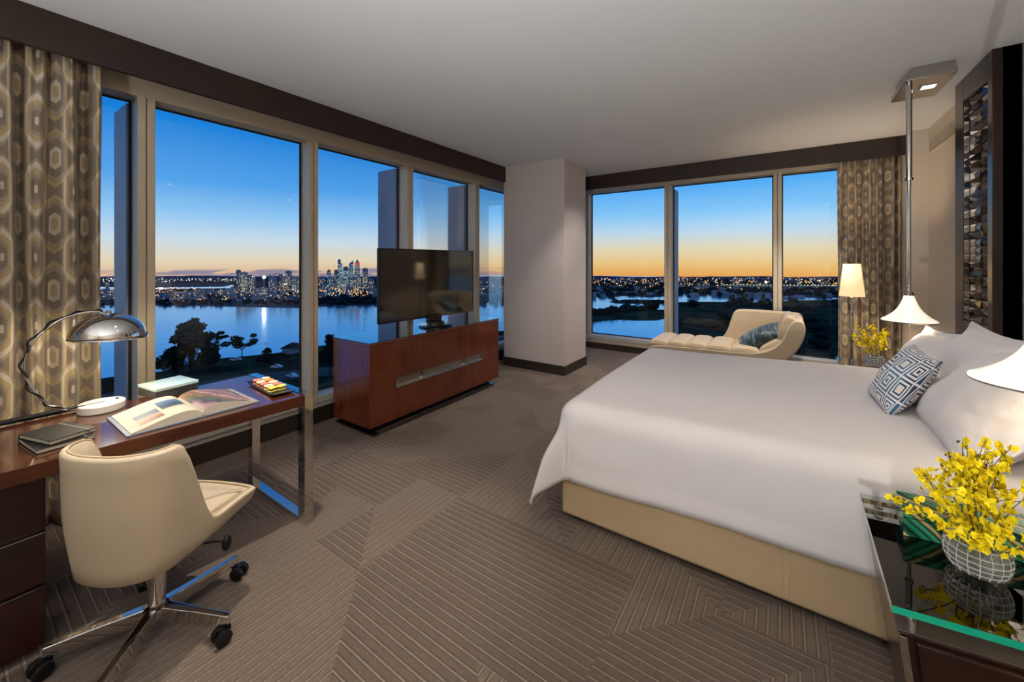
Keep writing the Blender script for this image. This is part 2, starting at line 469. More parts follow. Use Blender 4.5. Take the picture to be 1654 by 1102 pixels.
M['leafdark'] = mat('dark_foliage', (24, 34, 32), .9, var=.2, vscale=.5, spec=.1)
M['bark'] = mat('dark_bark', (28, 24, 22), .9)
M['concrete'] = mat('dusk_concrete', (168, 158, 152), .8, var=.05, vscale=.1)
M['towerblue'] = mat('tower_glass_blue', (104, 130, 150), .4, var=.05, vscale=.1)
M['towergrey'] = mat('tower_grey', (138, 132, 136), .6, var=.05, vscale=.1)
M['carwhite'] = mat('car_white_paint', (205, 210, 216), .3, coat=.4)
M['carblue'] = mat('car_dark_paint', (52, 66, 90), .3, coat=.4)
def emit(name, col, s, sample=False):
    t = NT(name)
    e = t.n('ShaderNodeEmission', {'Color': lin(col), 'Strength': s})
    t.t.links.new(e.outputs[0], t.out.inputs[0])
    if not sample: t.m.cycles.emission_sampling = 'NONE'
    return t.m
M['l_warm'] = emit('sodium_light', (255, 170, 70), 2.2)
M['l_white'] = emit('white_light', (255, 240, 214), 2.2)
M['l_cool'] = emit('cool_light', (210, 240, 255), 1.6)
M['l_win'] = emit('lit_windows_warm', (250, 226, 176), 1.)
M['l_winc'] = emit('lit_windows_cool', (190, 226, 226), .8)
M['l_red'] = emit('red_sign_light', (230, 70, 60), 1.2)
M['l_green'] = emit('bridge_light', (220, 226, 130), 1.8)
M['l_flood'] = emit('floodlight', (255, 250, 236), 40., True)

# ------------------------------------------------------------------ mesh helpers
ORG = {}
class MB:
    def __init__(s): s.v = []; s.f = []; s.uv = {}
    def add(s, vs, fs, uvs=None):
        b = len(s.v)
        s.v += [tuple(v) for v in vs]
        s.f += [tuple(i + b for i in f) for f in fs]
        if uvs:
            for i, q in enumerate(uvs): s.uv[b + i] = q
        return s
    def box(s, x0, x1, y0, y1, z0, z1, mtx=None):
        vs = [Vector((x, y, z)) for z in (z0, z1) for y in (y0, y1) for x in (x0, x1)]
        if mtx: vs = [mtx @ v for v in vs]
        return s.add(vs, [(0, 2, 3, 1), (4, 5, 7, 6), (0, 1, 5, 4), (2, 6, 7, 3), (0, 4, 6, 2), (1, 3, 7, 5)])
    def prism(s, poly, z0, z1, mtx=None):
        n = len(poly)
        if sum(poly[i][0] * poly[(i + 1) % n][1] - poly[(i + 1) % n][0] * poly[i][1] for i in range(n)) < 0: poly = poly[::-1]
        vs = [Vector((p[0], p[1], z0)) for p in poly] + [Vector((p[0], p[1], z1)) for p in poly]
        if mtx: vs = [mtx @ v for v in vs]
        fs = [tuple(range(n))[::-1], tuple(range(n, 2 * n))] + [(i, (i + 1) % n, n + (i + 1) % n, n + i) for i in range(n)]
        return s.add(vs, fs)
    def prism_xz(s, poly, y0, y1):
        return s.prism(poly, -y1, -y0, Matrix(((1, 0, 0, 0), (0, 0, -1, 0), (0, 1, 0, 0), (0, 0, 0, 1))))
    def lathe(s, prof, n=32, c=(0, 0, 0), mtx=None):
        vs = []; fs = []
        for r, z in prof:
            for i in range(n):
                a = 2 * PI * i / n
                v = Vector((c[0] + r * math.cos(a), c[1] + r * math.sin(a), c[2] + z))
                vs.append(mtx @ v if mtx else v)
        for j in range(len(prof) - 1):
            for i in range(n):
                k = (i + 1) % n
                fs.append((j * n + i, j * n + k, (j + 1) * n + k, (j + 1) * n + i))
        if prof[0][0] > 1e-4: fs.append(tuple(range(n))[::-1])
        if prof[-1][0] > 1e-4: fs.append(tuple(range((len(prof) - 1) * n, len(prof) * n)))
        return s.add(vs, fs)
    def lathe_open(s, prof, n=32, c=(0, 0, 0)):
        b = len(s.f); s.lathe(prof, n, c)
        s.f = [f for f in s.f if len(f) <= 4]
        return s
    def tube(s, pts, r, n=8, closed=False):
        pts = [Vector(p) for p in pts]; m = len(pts)
        rs = r if isinstance(r, (list, tuple)) else [r] * m
        vs = []; fs = []; prev = None
        for i, p in enumerate(pts):
            if closed: t = pts[(i + 1) % m] - pts[i - 1]
            else: t = pts[min(i + 1, m - 1)] - pts[max(i - 1, 0)]
            t.normalize()
            if prev is None:
                a = Vector((0, 0, 1)) if abs(t.z) < .9 else Vector((1, 0, 0))
                u = t.cross(a).normalized()
            else:
                u = (prev - t * prev.dot(t)).normalized()
            prev = u; w = t.cross(u)
            for k in range(n):
                an = 2 * PI * k / n
                vs.append(p + (u * math.cos(an) + w * math.sin(an)) * rs[i])
        L = m if closed else m - 1
        for i in range(L):
            for k in range(n):
                a, b = i * n + k, i * n + (k + 1) % n
                c, d = ((i + 1) % m) * n + (k + 1) % n, ((i + 1) % m) * n + k
                fs.append((a, b, c, d))
        if not closed:
            fs.append(tuple(range(n))[::-1]); fs.append(tuple(range((m - 1) * n, m * n)))
        return s.add(vs, fs)
    def grid(s, nu, nv, fn, uvfn=None, closeu=False, flip=False):
        vs = []; uvs = []
        for j in range(nv + 1):
            for i in range(nu + (0 if closeu else 1)):
                a, b = i / nu, j / nv
                vs.append(fn(a, b)); uvs.append(uvfn(a, b) if uvfn else (a, b))
        w = nu if closeu else nu + 1
        fs = []
        for j in range(nv):
            for i in range(nu):
                k = (i + 1) % w
                q = (j * w + i, j * w + k, (j + 1) * w + k, (j + 1) * w + i)
                fs.append(q[::-1] if flip else q)
        return s.add(vs, fs, uvs)
    def ico(s, c, r, sub=1, sq=(1, 1, 1), jit=0.):
        bm = bmesh.new(); bmesh.ops.create_icosphere(bm, subdivisions=sub, radius=1)
        vs = [Vector((v.co.x * sq[0], v.co.y * sq[1], v.co.z * sq[2])) * (r * (1 + RND.uniform(-jit, jit))) + Vector(c) for v in bm.verts]
        fs = [tuple(v.index for v in f.verts) for f in bm.faces]
        bm.free()
        return s.add(vs, fs)
    def build(s, name, m, parent=None, loc=None, smooth=False, bevel=0., seg=2, sub=0, solid=0., local=False, kind=None, angle=40):
        org = Vector((0, 0, 0))
        if parent is not None:
            if not local: org = ORG.get(parent.name, Vector((0, 0, 0)))
        elif loc is not None: org = Vector(loc)
        me = bpy.data.meshes.new(name)
        me.from_pydata([(v[0] - org.x, v[1] - org.y, v[2] - org.z) for v in s.v], [], s.f)
        if s.uv:
            uvl = me.uv_layers.new(name='UVMap')
            for lp in me.loops: uvl.data[lp.index].uv = s.uv.get(lp.vertex_index, (0, 0))
        me.validate(); me.update()
        me.materials.append(m)
        if smooth:
            me.polygons.foreach_set('use_smooth', [True] * len(me.polygons))
            if angle < 180: me.set_sharp_from_angle(angle=math.radians(angle))
        o = bpy.data.objects.new(name, me); C.objects.link(o)
        if parent is not None:
            o.parent = parent; ORG[o.name] = org if not local else Vector((0, 0, 0))
        else:
            o.location = org; ORG[o.name] = org
        if solid:
            md = o.modifiers.new('thickness', 'SOLIDIFY'); md.thickness = solid; md.offset = -1
        if bevel:
            md = o.modifiers.new('bevel', 'BEVEL'); md.width = bevel; md.segments = seg; md.limit_method = 'ANGLE'; md.angle_limit = math.radians(35)
        if sub:
            md = o.modifiers.new('subdivision', 'SUBSURF'); md.levels = sub; md.render_levels = sub
        if kind: o['kind'] = kind
        return o

def tag(o, label, cat, group=None):
    o['label'] = label; o['category'] = cat
    if group: o['group'] = group
    return o
def thing(name, label, cat, loc=(0, 0, 0), rz=0., group=None):
    o = bpy.data.objects.new(name, None); C.objects.link(o)
    o.empty_display_size = .1
    o.location = loc; o.rotation_euler = (0, 0, rz)
    ORG[o.name] = Vector(loc)
    return tag(o, label, cat, group)
def struct(o, label=None):
    o['kind'] = 'structure'
    if label: o['label'] = label
    return o
def dup(o, parent=None, loc=None, rz=None, label=None, group=None):
    c = o.copy(); C.objects.link(c)
    if parent is not None: c.parent = parent
    if loc is not None: c.location = loc
    if rz is not None: c.rotation_euler = (c.rotation_euler[0], c.rotation_euler[1], rz)
    if label: c['label'] = label
    if group: c['group'] = group
    for ch in o.children: dup(ch, c)
    return c
def sm(a):
    a = max(0., min(1., a)); return a * a * (3 - 2 * a)
def lerp(a, b, t): return a + (b - a) * t
def basis(c, ux, uy):
    ux = Vector(ux).normalized(); uy = Vector(uy); uy = (uy - ux * uy.dot(ux)).normalized(); uz = ux.cross(uy)
    m = Matrix.Identity(4)
    for i in range(3):
        m[i][0] = ux[i]; m[i][1] = uy[i]; m[i][2] = uz[i]; m[i][3] = c[i]
    return m

# ================================================================== ROOM SHELL
XW, XG = -3.56, -3.71         # inner face of the west window wall, its glass line
YW, YG = 6.45, 6.60           # the north window wall
XH = 1.247                    # headboard wall
YB = -2.6                     # wall behind the photographer
struct(MB().box(XG, XH + .1, YB - .1, YG, -.12, 0).build('floor', M['carpet']))
struct(MB().box(XG - .1, XH + .1, YB - .1, YG + .1, CEIL, CEIL + .15).build('ceiling', M['ceiling']))
struct(MB().box(XH, XH + .12, YB, YG, 0, CEIL).build('wall_right', M['wall']))
struct(MB().box(1.11, XH, 5.75, YG, 0, CEIL).build('wall_nib', M['wall']))
struct(MB().box(XG, XH, YB - .12, YB, 0, CEIL).build('wall_back', M['wall']))
struct(MB().box(XG - .08, XW, YB, YG + .08, 0, .185).build('wall_left', M['sill']))
struct(MB().box(XW, XH, YW + .0, YG + .08, 0, .16).build('wall_far', M['sill']))
struct(MB().box(-3.33, -2.352, 4.652, 5.335, .0, CEIL).build('wall_column', M['column'], bevel=.004))
struct(MB().box(-3.342, -2.34, 4.64, 5.347, 0, .125).build('baseboard_column', M['skirt'], bevel=.003))
struct(MB().box(XW, XW + .012, YB, YW, 0, .145).build('baseboard_left', M['skirt']))
struct(MB().box(XW + .012, 1.11, YW - .012, YW, 0, .1).build('baseboard_far', M['skirt']))
struct(MB().box(XH - .012, XH, 4.5, 5.75, 0, .1).build('baseboard_right', M['skirt']))
# curtain pelmets
struct(MB().box(-3.335, -3.297, YB, 4.652, 2.655, CEIL).build('trim_1', M['pelmet'], bevel=.003))
struct(MB().box(-3.3, 1.11, 5.91, 5.95, 2.66, CEIL).build('trim_2', M['pelmet'], bevel=.003))

def mullion(b, axis, a0, a1, g, w, z0, z1):
    """two-piece mullion between glass line g and inner face w with a centre groove"""
    mid = (a0 + a1) / 2
    d = .012 if w > g else -.012
    if axis == 'y':
        b.box(min(g, w), max(g, w), a0, mid - .003, z0, z1); b.box(min(g, w), max(g, w), mid + .003, a1, z0, z1)
        b.box(g, w - .012, mid - .003, mid + .003, z0, z1)
    else:
        b.box(a0, mid - .003, w, g, z0, z1); b.box(mid + .003, a1, w, g, z0, z1)
        b.box(mid - .003, mid + .003, w + .012, g, z0, z1)

# west window band
Z0, Z1 = .25, 2.614
w1 = struct(MB().box(XG, XW, YB, YG, 2.615, CEIL).build('window_1', M['frame'], bevel=.004), 'long window band over the river with wide pale mullions')
MB().box(XG - .02, XW + .018, YB, YW, .185, .248).build('sill', M['sill'], w1, bevel=.006)
MULL = [(-.40, -.31), (.755, .847), (1.92, 2.002), (3.06, 3.15), (4.285, 4.375), (5.52, 5.61)]
cuts = [YB] + [v for p in MULL for v in p] + [YG]
for a0, a1 in MULL:
    b = MB(); mullion(b, 'y', a0, a1, XG, XW, .248, 2.615); b.build('mullion', M['frame'], w1, bevel=.003)
for i in range(0, len(cuts), 2):
    a0, a1 = cuts[i], cuts[i + 1]
    MB().box(XG - .02, XG - .008, a0, a1, .24, 2.62).build('pane', M['pane'], w1)
    b = MB()
    for q in ((a0, a0 + .014, Z0, Z1), (a1 - .014, a1, Z0, Z1), (a0 + .014, a1 - .014, Z1 - .014, Z1), (a0 + .014, a1 - .014, Z0, Z0 + .014)):
        b.box(XG - .008, XG + .006, *q)
    b.build('gasket', M['gasket'], w1)
for a0, a1 in (MULL[1], MULL[3], MULL[4]):
    MB().box(XG - .36, XG - .03, a0 - .02, a0 + .03, -.6, 2.6).build('outer_fin', M['fin'], w1, bevel=.004)
# north window band
w2 = struct(MB().box(XG, 1.11, YW, YG, 2.70, CEIL).build('window_2', M['frame'], bevel=.004), 'north window band above the chaise with slim pale mullions')
MB().box(XW, 1.11, YW - .018, YG + .02, .16, .228).build('sill', M['sill'], w2, bevel=.006)
MB().box(XW, 1.11, YW - .012, YW, .105, .16).build('sill_apron', M['frame'], w2)
MUL2 = [(-2.87, -2.79), (-1.517, -1.416), (-.091, .007), (1.0, 1.11)]
cuts = [XW] + [v for p in MUL2 for v in p]
for a0, a1 in MUL2:
    b = MB(); mullion(b, 'x', a0, a1, YG, YW, .228, 2.70); b.build('mullion', M['frame'], w2, bevel=.003)
for i in range(0, len(cuts) - 1, 2):
    a0, a1 = cuts[i], cuts[i + 1]
    MB().box(a0, a1, YG + .008, YG + .02, .22, 2.71).build('pane', M['pane'], w2)
    b = MB()
    for q in ((a0, a0 + .014, .23, 2.70), (a1 - .014, a1, .23, 2.70)): b.box(q[0], q[1], YG - .006, YG + .008, q[2], q[3])
    for q in ((.23, .244), (2.686, 2.70)): b.box(a0 + .014, a1 - .014, YG - .006, YG + .008, q[0], q[1])
    b.build('gasket', M['gasket'], w2)
MB().box(-1.44, -1.40, YG + .03, YG + .3, -.6, 2.66).build('outer_fin', M['fin'], w2, bevel=.004)

# air grille
v = thing('air_grille', 'long slatted air grille high in the beige wall beside the headboard panel', 'vent', (XH, 5.35, 2.67))
MB().box(XH - .004, XH - .001, 4.6, 5.705, 2.603, 2.738).build('backing', M['black'], v)
b = MB()
for q in ((4.6, 5.71, 2.738, 2.746), (4.6, 5.71, 2.597, 2.603), (5.703, 5.71, 2.603, 2.738)): b.box(XH - .012, XH - .001, *q)
b.build('rim', M['wall'], v)
for k in range(8):
    z = 2.607 + k * .0166
    MB().box(XH - .008, XH - .004, 4.6, 5.703, z, z + .0072).build('slat', M['wall'], v)

# ================================================================== CURTAINS
def curtain(name, label, axis, a0, a1, base, amp, z1, wl, loc):
    L = a1 - a0; nf = L / wl
    def off(s, zf):
        k = s * nf * 2 * PI
        pin = .55 + .45 * sm((1 - zf) / .12) if zf > .88 else 1.
        o = math.sin(k + .6 * math.sin(k * .37)) * amp * (1 + .3 * math.sin(k * .23 + 1)) * pin
        o += math.sin(k * 2.1 + 2 * zf) * amp * .30 + math.sin(k * .5 + 1.3) * amp * .35
        if zf > .93: o += math.sin(k * 3) * amp * .3
        return o
    def fn(a, b):
        sx = a0 + L * a + .006 * math.sin(b * 5 + a * 40)
        o = off(a, b)
        z = .012 + (z1 - .012) * b
        return (base + o, sx, z) if axis == 'y' else (sx, base + o, z)
    t = thing(name, label, 'curtain', loc)
    m = MB(); m.grid(int(nf * 18), 30, fn, lambda a, b: (a * L * 2.3, b * z1), flip=(axis == 'x'))
    m.build('drape', M['curtain'], t, smooth=True, angle=180, solid=.004)
    b = MB()
    if axis == 'y': b.box(base - .02, base + .02, a0 - .05, a1 + .03, z1 + .012, z1 + .04)
    else: b.box(a0 - .0, a1 + .0, base - .02, base + .02, z1 + .012, z1 + .04)
    b.build('track', M['black'], t)
    for i in range(int(nf) * 2):
        s = (i + .5) / (int(nf) * 2)
        p = (base, a0 + L * s) if axis == 'y' else (a0 + L * s, base)
        MB().box(p[0] - .004, p[0] + .004, p[1] - .004, p[1] + .004, z1 - .03, z1 + .014).build('hook', M['brushed'], t)
curtain('curtain', 'heavy hexagon patterned curtain gathered at the desk end of the river window', 'y', -.95, .566, -3.41, .048, 2.73, .112, (-3.405, -.2, 0))
curtain('curtain', 'hexagon patterned curtain behind the slim floor lamp', 'x', .56, 1.10, 6.10, .04, 2.76, .095, (.83, 6.1, 0))

# ================================================================== BED
bed = thing('bed', 'king bed with tan leather base standing against the headboard wall', 'bed', (0, 2.98, 0))
BX0, BX1, BY0, BY1 = -1.06, 1.115, 2.058, 3.90
MB().box(BX0, BX1, BY0, BY1, .035, .40).build('base', M['bedleather'], bed, bevel=.018, seg=3, smooth=True)
for x in (.003, .026):
    MB().tube([(x, BY0 - .001, .05), (x, BY0 - .001, .39)], .0018, 6).build('seam', M['piping'], bed)
for x in (-.95, 1.0):
    for y in (2.14, 3.8):
        MB().lathe([(.03, 0), (.035, .036)], 14, (x, y, 0)).build('foot', M['black'], bed)
MB().box(-.97, 1.1, 2.16, 3.82, .40, .645).build('mattress', M['pillow'], bed, bevel=.06, seg=4, smooth=True)
MB().box(1.125, XH - .002, 2.11, 3.828, 0, 1.03).build('headboard', M['darkwood'], bed, bevel=.004)
MB().box(1.118, XH - .004, 2.11, 3.828, 1.03, 1.036).build('headboard_cap', M['chrome'], bed)

# duvet
def duvet():
    RHO = .11; DQ = RHO * PI / 2
    x0, x1, y0, y1 = -.985, .98, 2.145, 3.815
    Ln, Lf, Lm = DQ + .308, DQ + .30, DQ + .22
    def fn(a, b):
        p = lerp(-Lf, x1 - x0, a); q = lerp(-Ln, (y1 - y0) + Lm, b)
        f = max(-p, 0.); n = max(-q, 0.); m = max(q - (y1 - y0), 0.)
        xx = x0 + max(p, 0.); yy = y0 + min(max(q, 0.), y1 - y0)
        ux = max(0., p) / (x1 - x0); uy = min(max(q, 0.), y1 - y0) / (y1 - y0)
        z = .685 + .05 * sm(ux * 1.1) + .010 * math.sin(uy * PI)
        z += .004 * mnoise.noise((xx * 3, yy * 3, 0)) + .002 * mnoise.noise((xx * 9, yy * 9, 3))
        r = math.hypot(f, n + m); 
        if r > 0:
            dx, dy = -f / r, (m - n) / r
            phi = math.atan2(n + m, f) if f > 0 else PI / 2
            corner = math.sin(2 * phi) if 0 < phi < PI / 2 else 0.
            if r < DQ:
                out = RHO * math.sin(r / RHO); dr = RHO * (1 - math.cos(r / RHO))
            else:
                e = r - DQ
                fold = math.sin(phi * 8.4 + .4) * .06 * corner
                out = RHO + e * (.045 + .26 * corner) + fold * sm(e / .25)
                if corner == 0:
                    out += .010 * sm(e / .2) * math.sin((xx if n + m > 0 else yy) * 5.3) 
                dr = RHO + e * (1 - .05 * corner)
                if e > DQ * 0 + .235 and corner < .2: out += .006
            # gentle sag before the edge
            xx += dx * out; yy += dy * out; z -= dr
        return (xx, yy, z)
    m = MB(); m.grid(110, 100, fn)
    o = m.build('duvet', M['duvet'], loc=(0, 2.98, .69), smooth=True, angle=180, solid=.016)
    tag(o, 'smooth white duvet draped over the bed with a hanging foot corner', 'duvet')
duvet()

# pillows: soft two-sided cushions with wrinkles and an optional flat flange
def pillow(name, label, cat, w, h, th, c, ux, uy, m, flange=0., seed=0., group=None, wr=.012, pw=2.4, pinch=.07, uvs=1., n=34):
    mtx = basis(c, ux, uy)
    W2, H2 = w / 2, h / 2
    fx = 1 + flange / W2; fy = 1 + flange / H2
    vs_fn = {}
    def surf(sgn):
        def fn(a, b):
            u = (2 * a - 1); v = (2 * b - 1)
            # denser sampling near the rim
            u = math.sin(u * PI / 2) * fx; v = math.sin(v * PI / 2) * fy
            ui = max(-1, min(1, u)); vi = max(-1, min(1, v))
            t = (max(0, 1 - abs(ui) ** pw) * max(0, 1 - abs(vi) ** pw)) ** .52
            x = u * W2 * (1 - pinch * (1 - vi * vi) * abs(ui)); y = v * H2 * (1 - pinch * (1 - ui * ui) * abs(vi))
            k = mnoise.noise((u * 2.1 + seed, v * 2.1, seed)) + .5 * mnoise.noise((u * 5 + seed, v * 5 + 2, 1 + seed))
            z = sgn * (t * th / 2 + .0035) + wr * k * (t ** .5) * sgn
            if abs(u) > 1 or abs(v) > 1: z += .012 * mnoise.noise((u * 4 + seed, v * 4, 7 + seed)) 
            rr = max(abs(ui), abs(vi))
            z += wr * .7 * rr ** 4 * math.sin(8 * math.atan2(v, u) + seed) * sgn * .4
            return mtx @ Vector((x, y, z))
        return fn
    b = MB()
    b.grid(n, n, surf(1), lambda a, q: (a * uvs, q * uvs))
    b.grid(n, n, surf(-1), lambda a, q: (a * uvs, q * uvs), flip=True)
    # close the rim
    W_ = n + 1; off = W_ * W_
    ring = [(i, 0) for i in range(n)] + [(n, j) for j in range(n)] + [(n - i, n) for i in range(n)] + [(0, n - j) for j in range(n)]
    for k in range(len(ring)):
        i, j = ring[k]; i2, j2 = ring[(k + 1) % len(ring)]
        p, q = j * W_ + i, j2 * W_ + i2
        b.f.append((q, p, p + off, q + off))
    o = b.build(name, m, loc=c, smooth=True, angle=180)
    return tag(o, label, cat, group)
lean = lambda deg, yaw=0.: (math.sin(math.radians(deg)), math.sin(math.radians(yaw)) * .3, math.cos(math.radians(deg)))
pillow('pillow', 'upright white back pillow nearest the window, in front of the tile panel', 'pillow', .60, .38, .18, (.755, 3.63, .85), (0, -1, .06), lean(26), M['pillow'], .045, 2.1)
pillow('pillow', 'upright white back pillow partly hidden behind the low hanging lamp shade', 'pillow', .62, .40, .18, (.80, 3.02, .93), (0, -1, -.02), lean(26), M['pillow'], .045, 5.3)
pillow('pillow', 'creased white front pillow behind the blue fret cushion', 'pillow', .60, .38, .18, (.665, 3.22, .815), (0, -1, .02), lean(56), M['pillow'], .05, 9.7, wr=.026)
pillow('pillow', 'plump white front pillow beside the near nightstand under the low lamp shade', 'pillow', .70, .50, .25, (.73, 2.50, .895), (0, -1, 0), lean(42), M['pillow'], .05, 3.4, wr=.007)
pillow('cushion', 'square blue and white fret patterned cushion leaning on the bed pillows', 'cushion', .375, .355, .14, (.522, 2.86, .885), (.05, -1, -.03), lean(32), M['fret'], 0., 6.6, wr=.008, pinch=.06)

# ================================================================== HEADBOARD TILE PANEL
hp = thing('wall_panel', 'tall dark wood framed panel of faceted mirror tiles behind the far nightstand', 'panel', (1.18, 4.16, 0))
PX = 1.12
MB().box(PX + .045, XH - .002, 3.835, 4.49, 1.0, CEIL - .002).build('backing', M['tileback'], hp)
b = MB()
b.box(PX, XH - .002, 3.835, 3.905, 1.0, CEIL - .002); b.box(PX, XH - .002, 4.325, 4.49, 1.0, CEIL - .002)
b.box(PX, PX + .05, 3.905, 4.325, 2.70, CEIL - .002); b.box(PX, PX + .05, 3.905, 4.325, 1.0, 1.06)
b.build('frame', M['darkwood'], hp, bevel=.003)
MB().box(PX, XH - .002, 3.835, 4.49, 0, .998).build('lower_panel', M['darkwood'], hp, bevel=.003)
b = MB()
for q in ((3.905, 3.909, 1.06, 2.70), (4.321, 4.325, 1.06, 2.70)): b.box(PX + .004, PX + .03, *q)
for q in ((1.06, 1.064), (2.696, 2.70)): b.box(PX + .004, PX + .03, 3.909, 4.321, *q)
b.build('inner_trim', M['chrome'], hp)
tiles = []
TW, TH = .2056, .0545
for vnt in range(5):
    b = MB()
    ry = RND.uniform(.2, .8); rz = RND.uniform(.25, .75)
    pr = (0, .024, .03, .018)[vnt % 4] + .012
    o4 = [(0, 0), (TW - .003, 0), (TW - .003, TH - .003), (0, TH - .003)]
    hs = [RND.uniform(.004, .02) for _ in range(4)]
    vs = [(-hs[i], o4[i][0], o4[i][1]) for i in range(4)] + [(0, p[0], p[1]) for p in o4] + [(-pr - .006, ry * TW, rz * TH)]
    fs = [(0, 1, 8), (1, 2, 8), (2, 3, 8), (3, 0, 8), (0, 4, 5, 1), (1, 5, 6, 2), (2, 6, 7, 3), (3, 7, 4, 0)]
    b.add(vs, [f[::-1] for f in fs])
    tiles.append(b)
meshes = []
for r_ in range(30):
    for c_ in range(2):
        k = RND.randrange(5)
        y = 3.910 + c_ * TW; z = 1.066 + r_ * TH
        if k >= len(meshes) or meshes[k] is None:
            while len(meshes) <= k: meshes.append(None)
            o = tiles[k].build('tile', M['tile'], hp, local=True); meshes[k] = o
        else:
            o = meshes[k].copy(); C.objects.link(o); o.parent = hp
        o.location = (PX + .044 - 1.18, y - 4.16, z)

# ================================================================== PENDANT LAMPS
def pendant(x, y, zr, R, label, ylast):
    t = thing('pendant_lamp', label, 'lamp', (x, y, CEIL))
    px0, py0 = x - .03, y - .08
    MB().box(px0, px0 + .25, py0, py0 + .47, 2.775, 2.815).build('mounting_plate', M['brushed'], t, bevel=.004)
    MB().box(px0 + .03, px0 + .25, py0 + .03, py0 + .44, 2.815, CEIL).build('canopy_box', M['brushed'], t, bevel=.003)
    MB().box(px0 + .12, px0 + .19, py0 + .17, py0 + .24, 2.771, 2.776).build('downlight_lens', M['lampglow'], t)
    b = MB()
    for q in ((px0 + .11, px0 + .12, py0 + .16, py0 + .25), (px0 + .19, px0 + .20, py0 + .16, py0 + .25), (px0 + .12, px0 + .19, py0 + .16, py0 + .17), (px0 + .12, px0 + .19, py0 + .24, py0 + .25)):
        b.box(*q, 2.768, 2.776)
    b.build('lens_ring', M['chrome'], t)
    MB().lathe([(.017, zr + 1.02), (.017, 2.78)], 16, (x, y, 0)).build('upper_rod', M['chrome'], t, smooth=True)
    MB().lathe([(.011, zr + .19), (.011, zr + 1.04)], 16, (x, y, 0)).build('lower_rod', M['chrome'], t, smooth=True)
    MB().lathe([(.0, zr + .995), (.023, zr + .998), (.023, zr + 1.02), (0, zr + 1.023)], 18, (x, y, 0)).build('collar', M['chrome'], t, smooth=True)
    MB().lathe([(.0, zr + .172), (.026, zr + .172), (.028, zr + .188), (.02, zr + .2), (0, zr + .204)], 18, (x, y, 0)).build('cap', M['chrome'], t, smooth=True)
    prof = []
    for i in range(19):
        s = i / 18
        r = .026 + (R - .026) * (.42 * s + .58 * s ** 3.4)
        prof.append((r, zr + .176 * (1 - s) ** 1.0))
    prof.append((R + .002, zr - .006)); prof.append((R - .006, zr - .010))
    MB().lathe_open(prof[::-1], 48, (x, y, 0)).build('lamp_shade', M['opal'], t, smooth=True, angle=180, solid=.004)
    MB().lathe_open([(R - .001, zr - .0135), (R + .003, zr - .010), (R + .003, zr - .0065), (R - .004, zr - .0065)], 48, (x, y, 0)).build('rim_band', M['brushed'], t, smooth=True)
    MB().ico((x, y, zr + .05), .022, 2).build('bulb', M['lampglow'], t, smooth=True)
    bulb((x, y, zr - .02), 1.1, .03)
    spot((px0 + .155, py0 + .205, 2.76), (px0 + .155 - .1, py0 + .2, 0), 8 if y < 3 else 16, 80, WARM, .8, .03)
pendant(.755, 3.935, 1.083, .147, 'bell shaped opal pendant lamp hanging on its chrome rod above the far nightstand', 0)
pendant(.71, 2.02, 1.110, .172, 'bell shaped opal lamp shade cut by the right edge, over the near nightstand', 0)

# ================================================================== FLOOR LAMP
fl = thing('floor_lamp', 'slim floor lamp with a tapered glowing shade in front of the far curtain', 'lamp', (.62, 5.5, 0))
MB().lathe([(.12, 0), (.12, .018), (.02, .026), (0, .03)], 32, (.62, 5.5, 0)).build('base', M['brushed'], fl, smooth=True)
MB().lathe([(.011, .026), (.011, .95)], 14, (.62, 5.5, 0)).build('pole', M['brushed'], fl, smooth=True)
MB().lathe([(.007, .95), (.007, 1.30)], 14, (.62, 5.5, 0)).build('upper_pole', M['brushed'], fl, smooth=True)
MB().lathe([(0, .935), (.016, .94), (.016, .955), (0, .96)], 16, (.62, 5.5, 0)).build('joint', M['brushed'], fl, smooth=True)
MB().lathe([(0, 1.11), (.02, 1.115), (.018, 1.13), (0, 1.14)], 16, (.62, 5.5, 0)).build('switch', M['brushed'], fl, smooth=True)
MB().lathe_open([(.108, 1.135), (.072, 1.478)], 40, (.62, 5.5, 0)).build('lamp_shade', M['shade'], fl, smooth=True, solid=.003)
MB().ico((.62, 5.5, 1.31), .03, 2).build('bulb', M['lampglow'], fl, smooth=True)
bulb((.62, 5.5, 1.40), 26, .03)
bulb((.62, 5.5, 1.20), 16, .03)

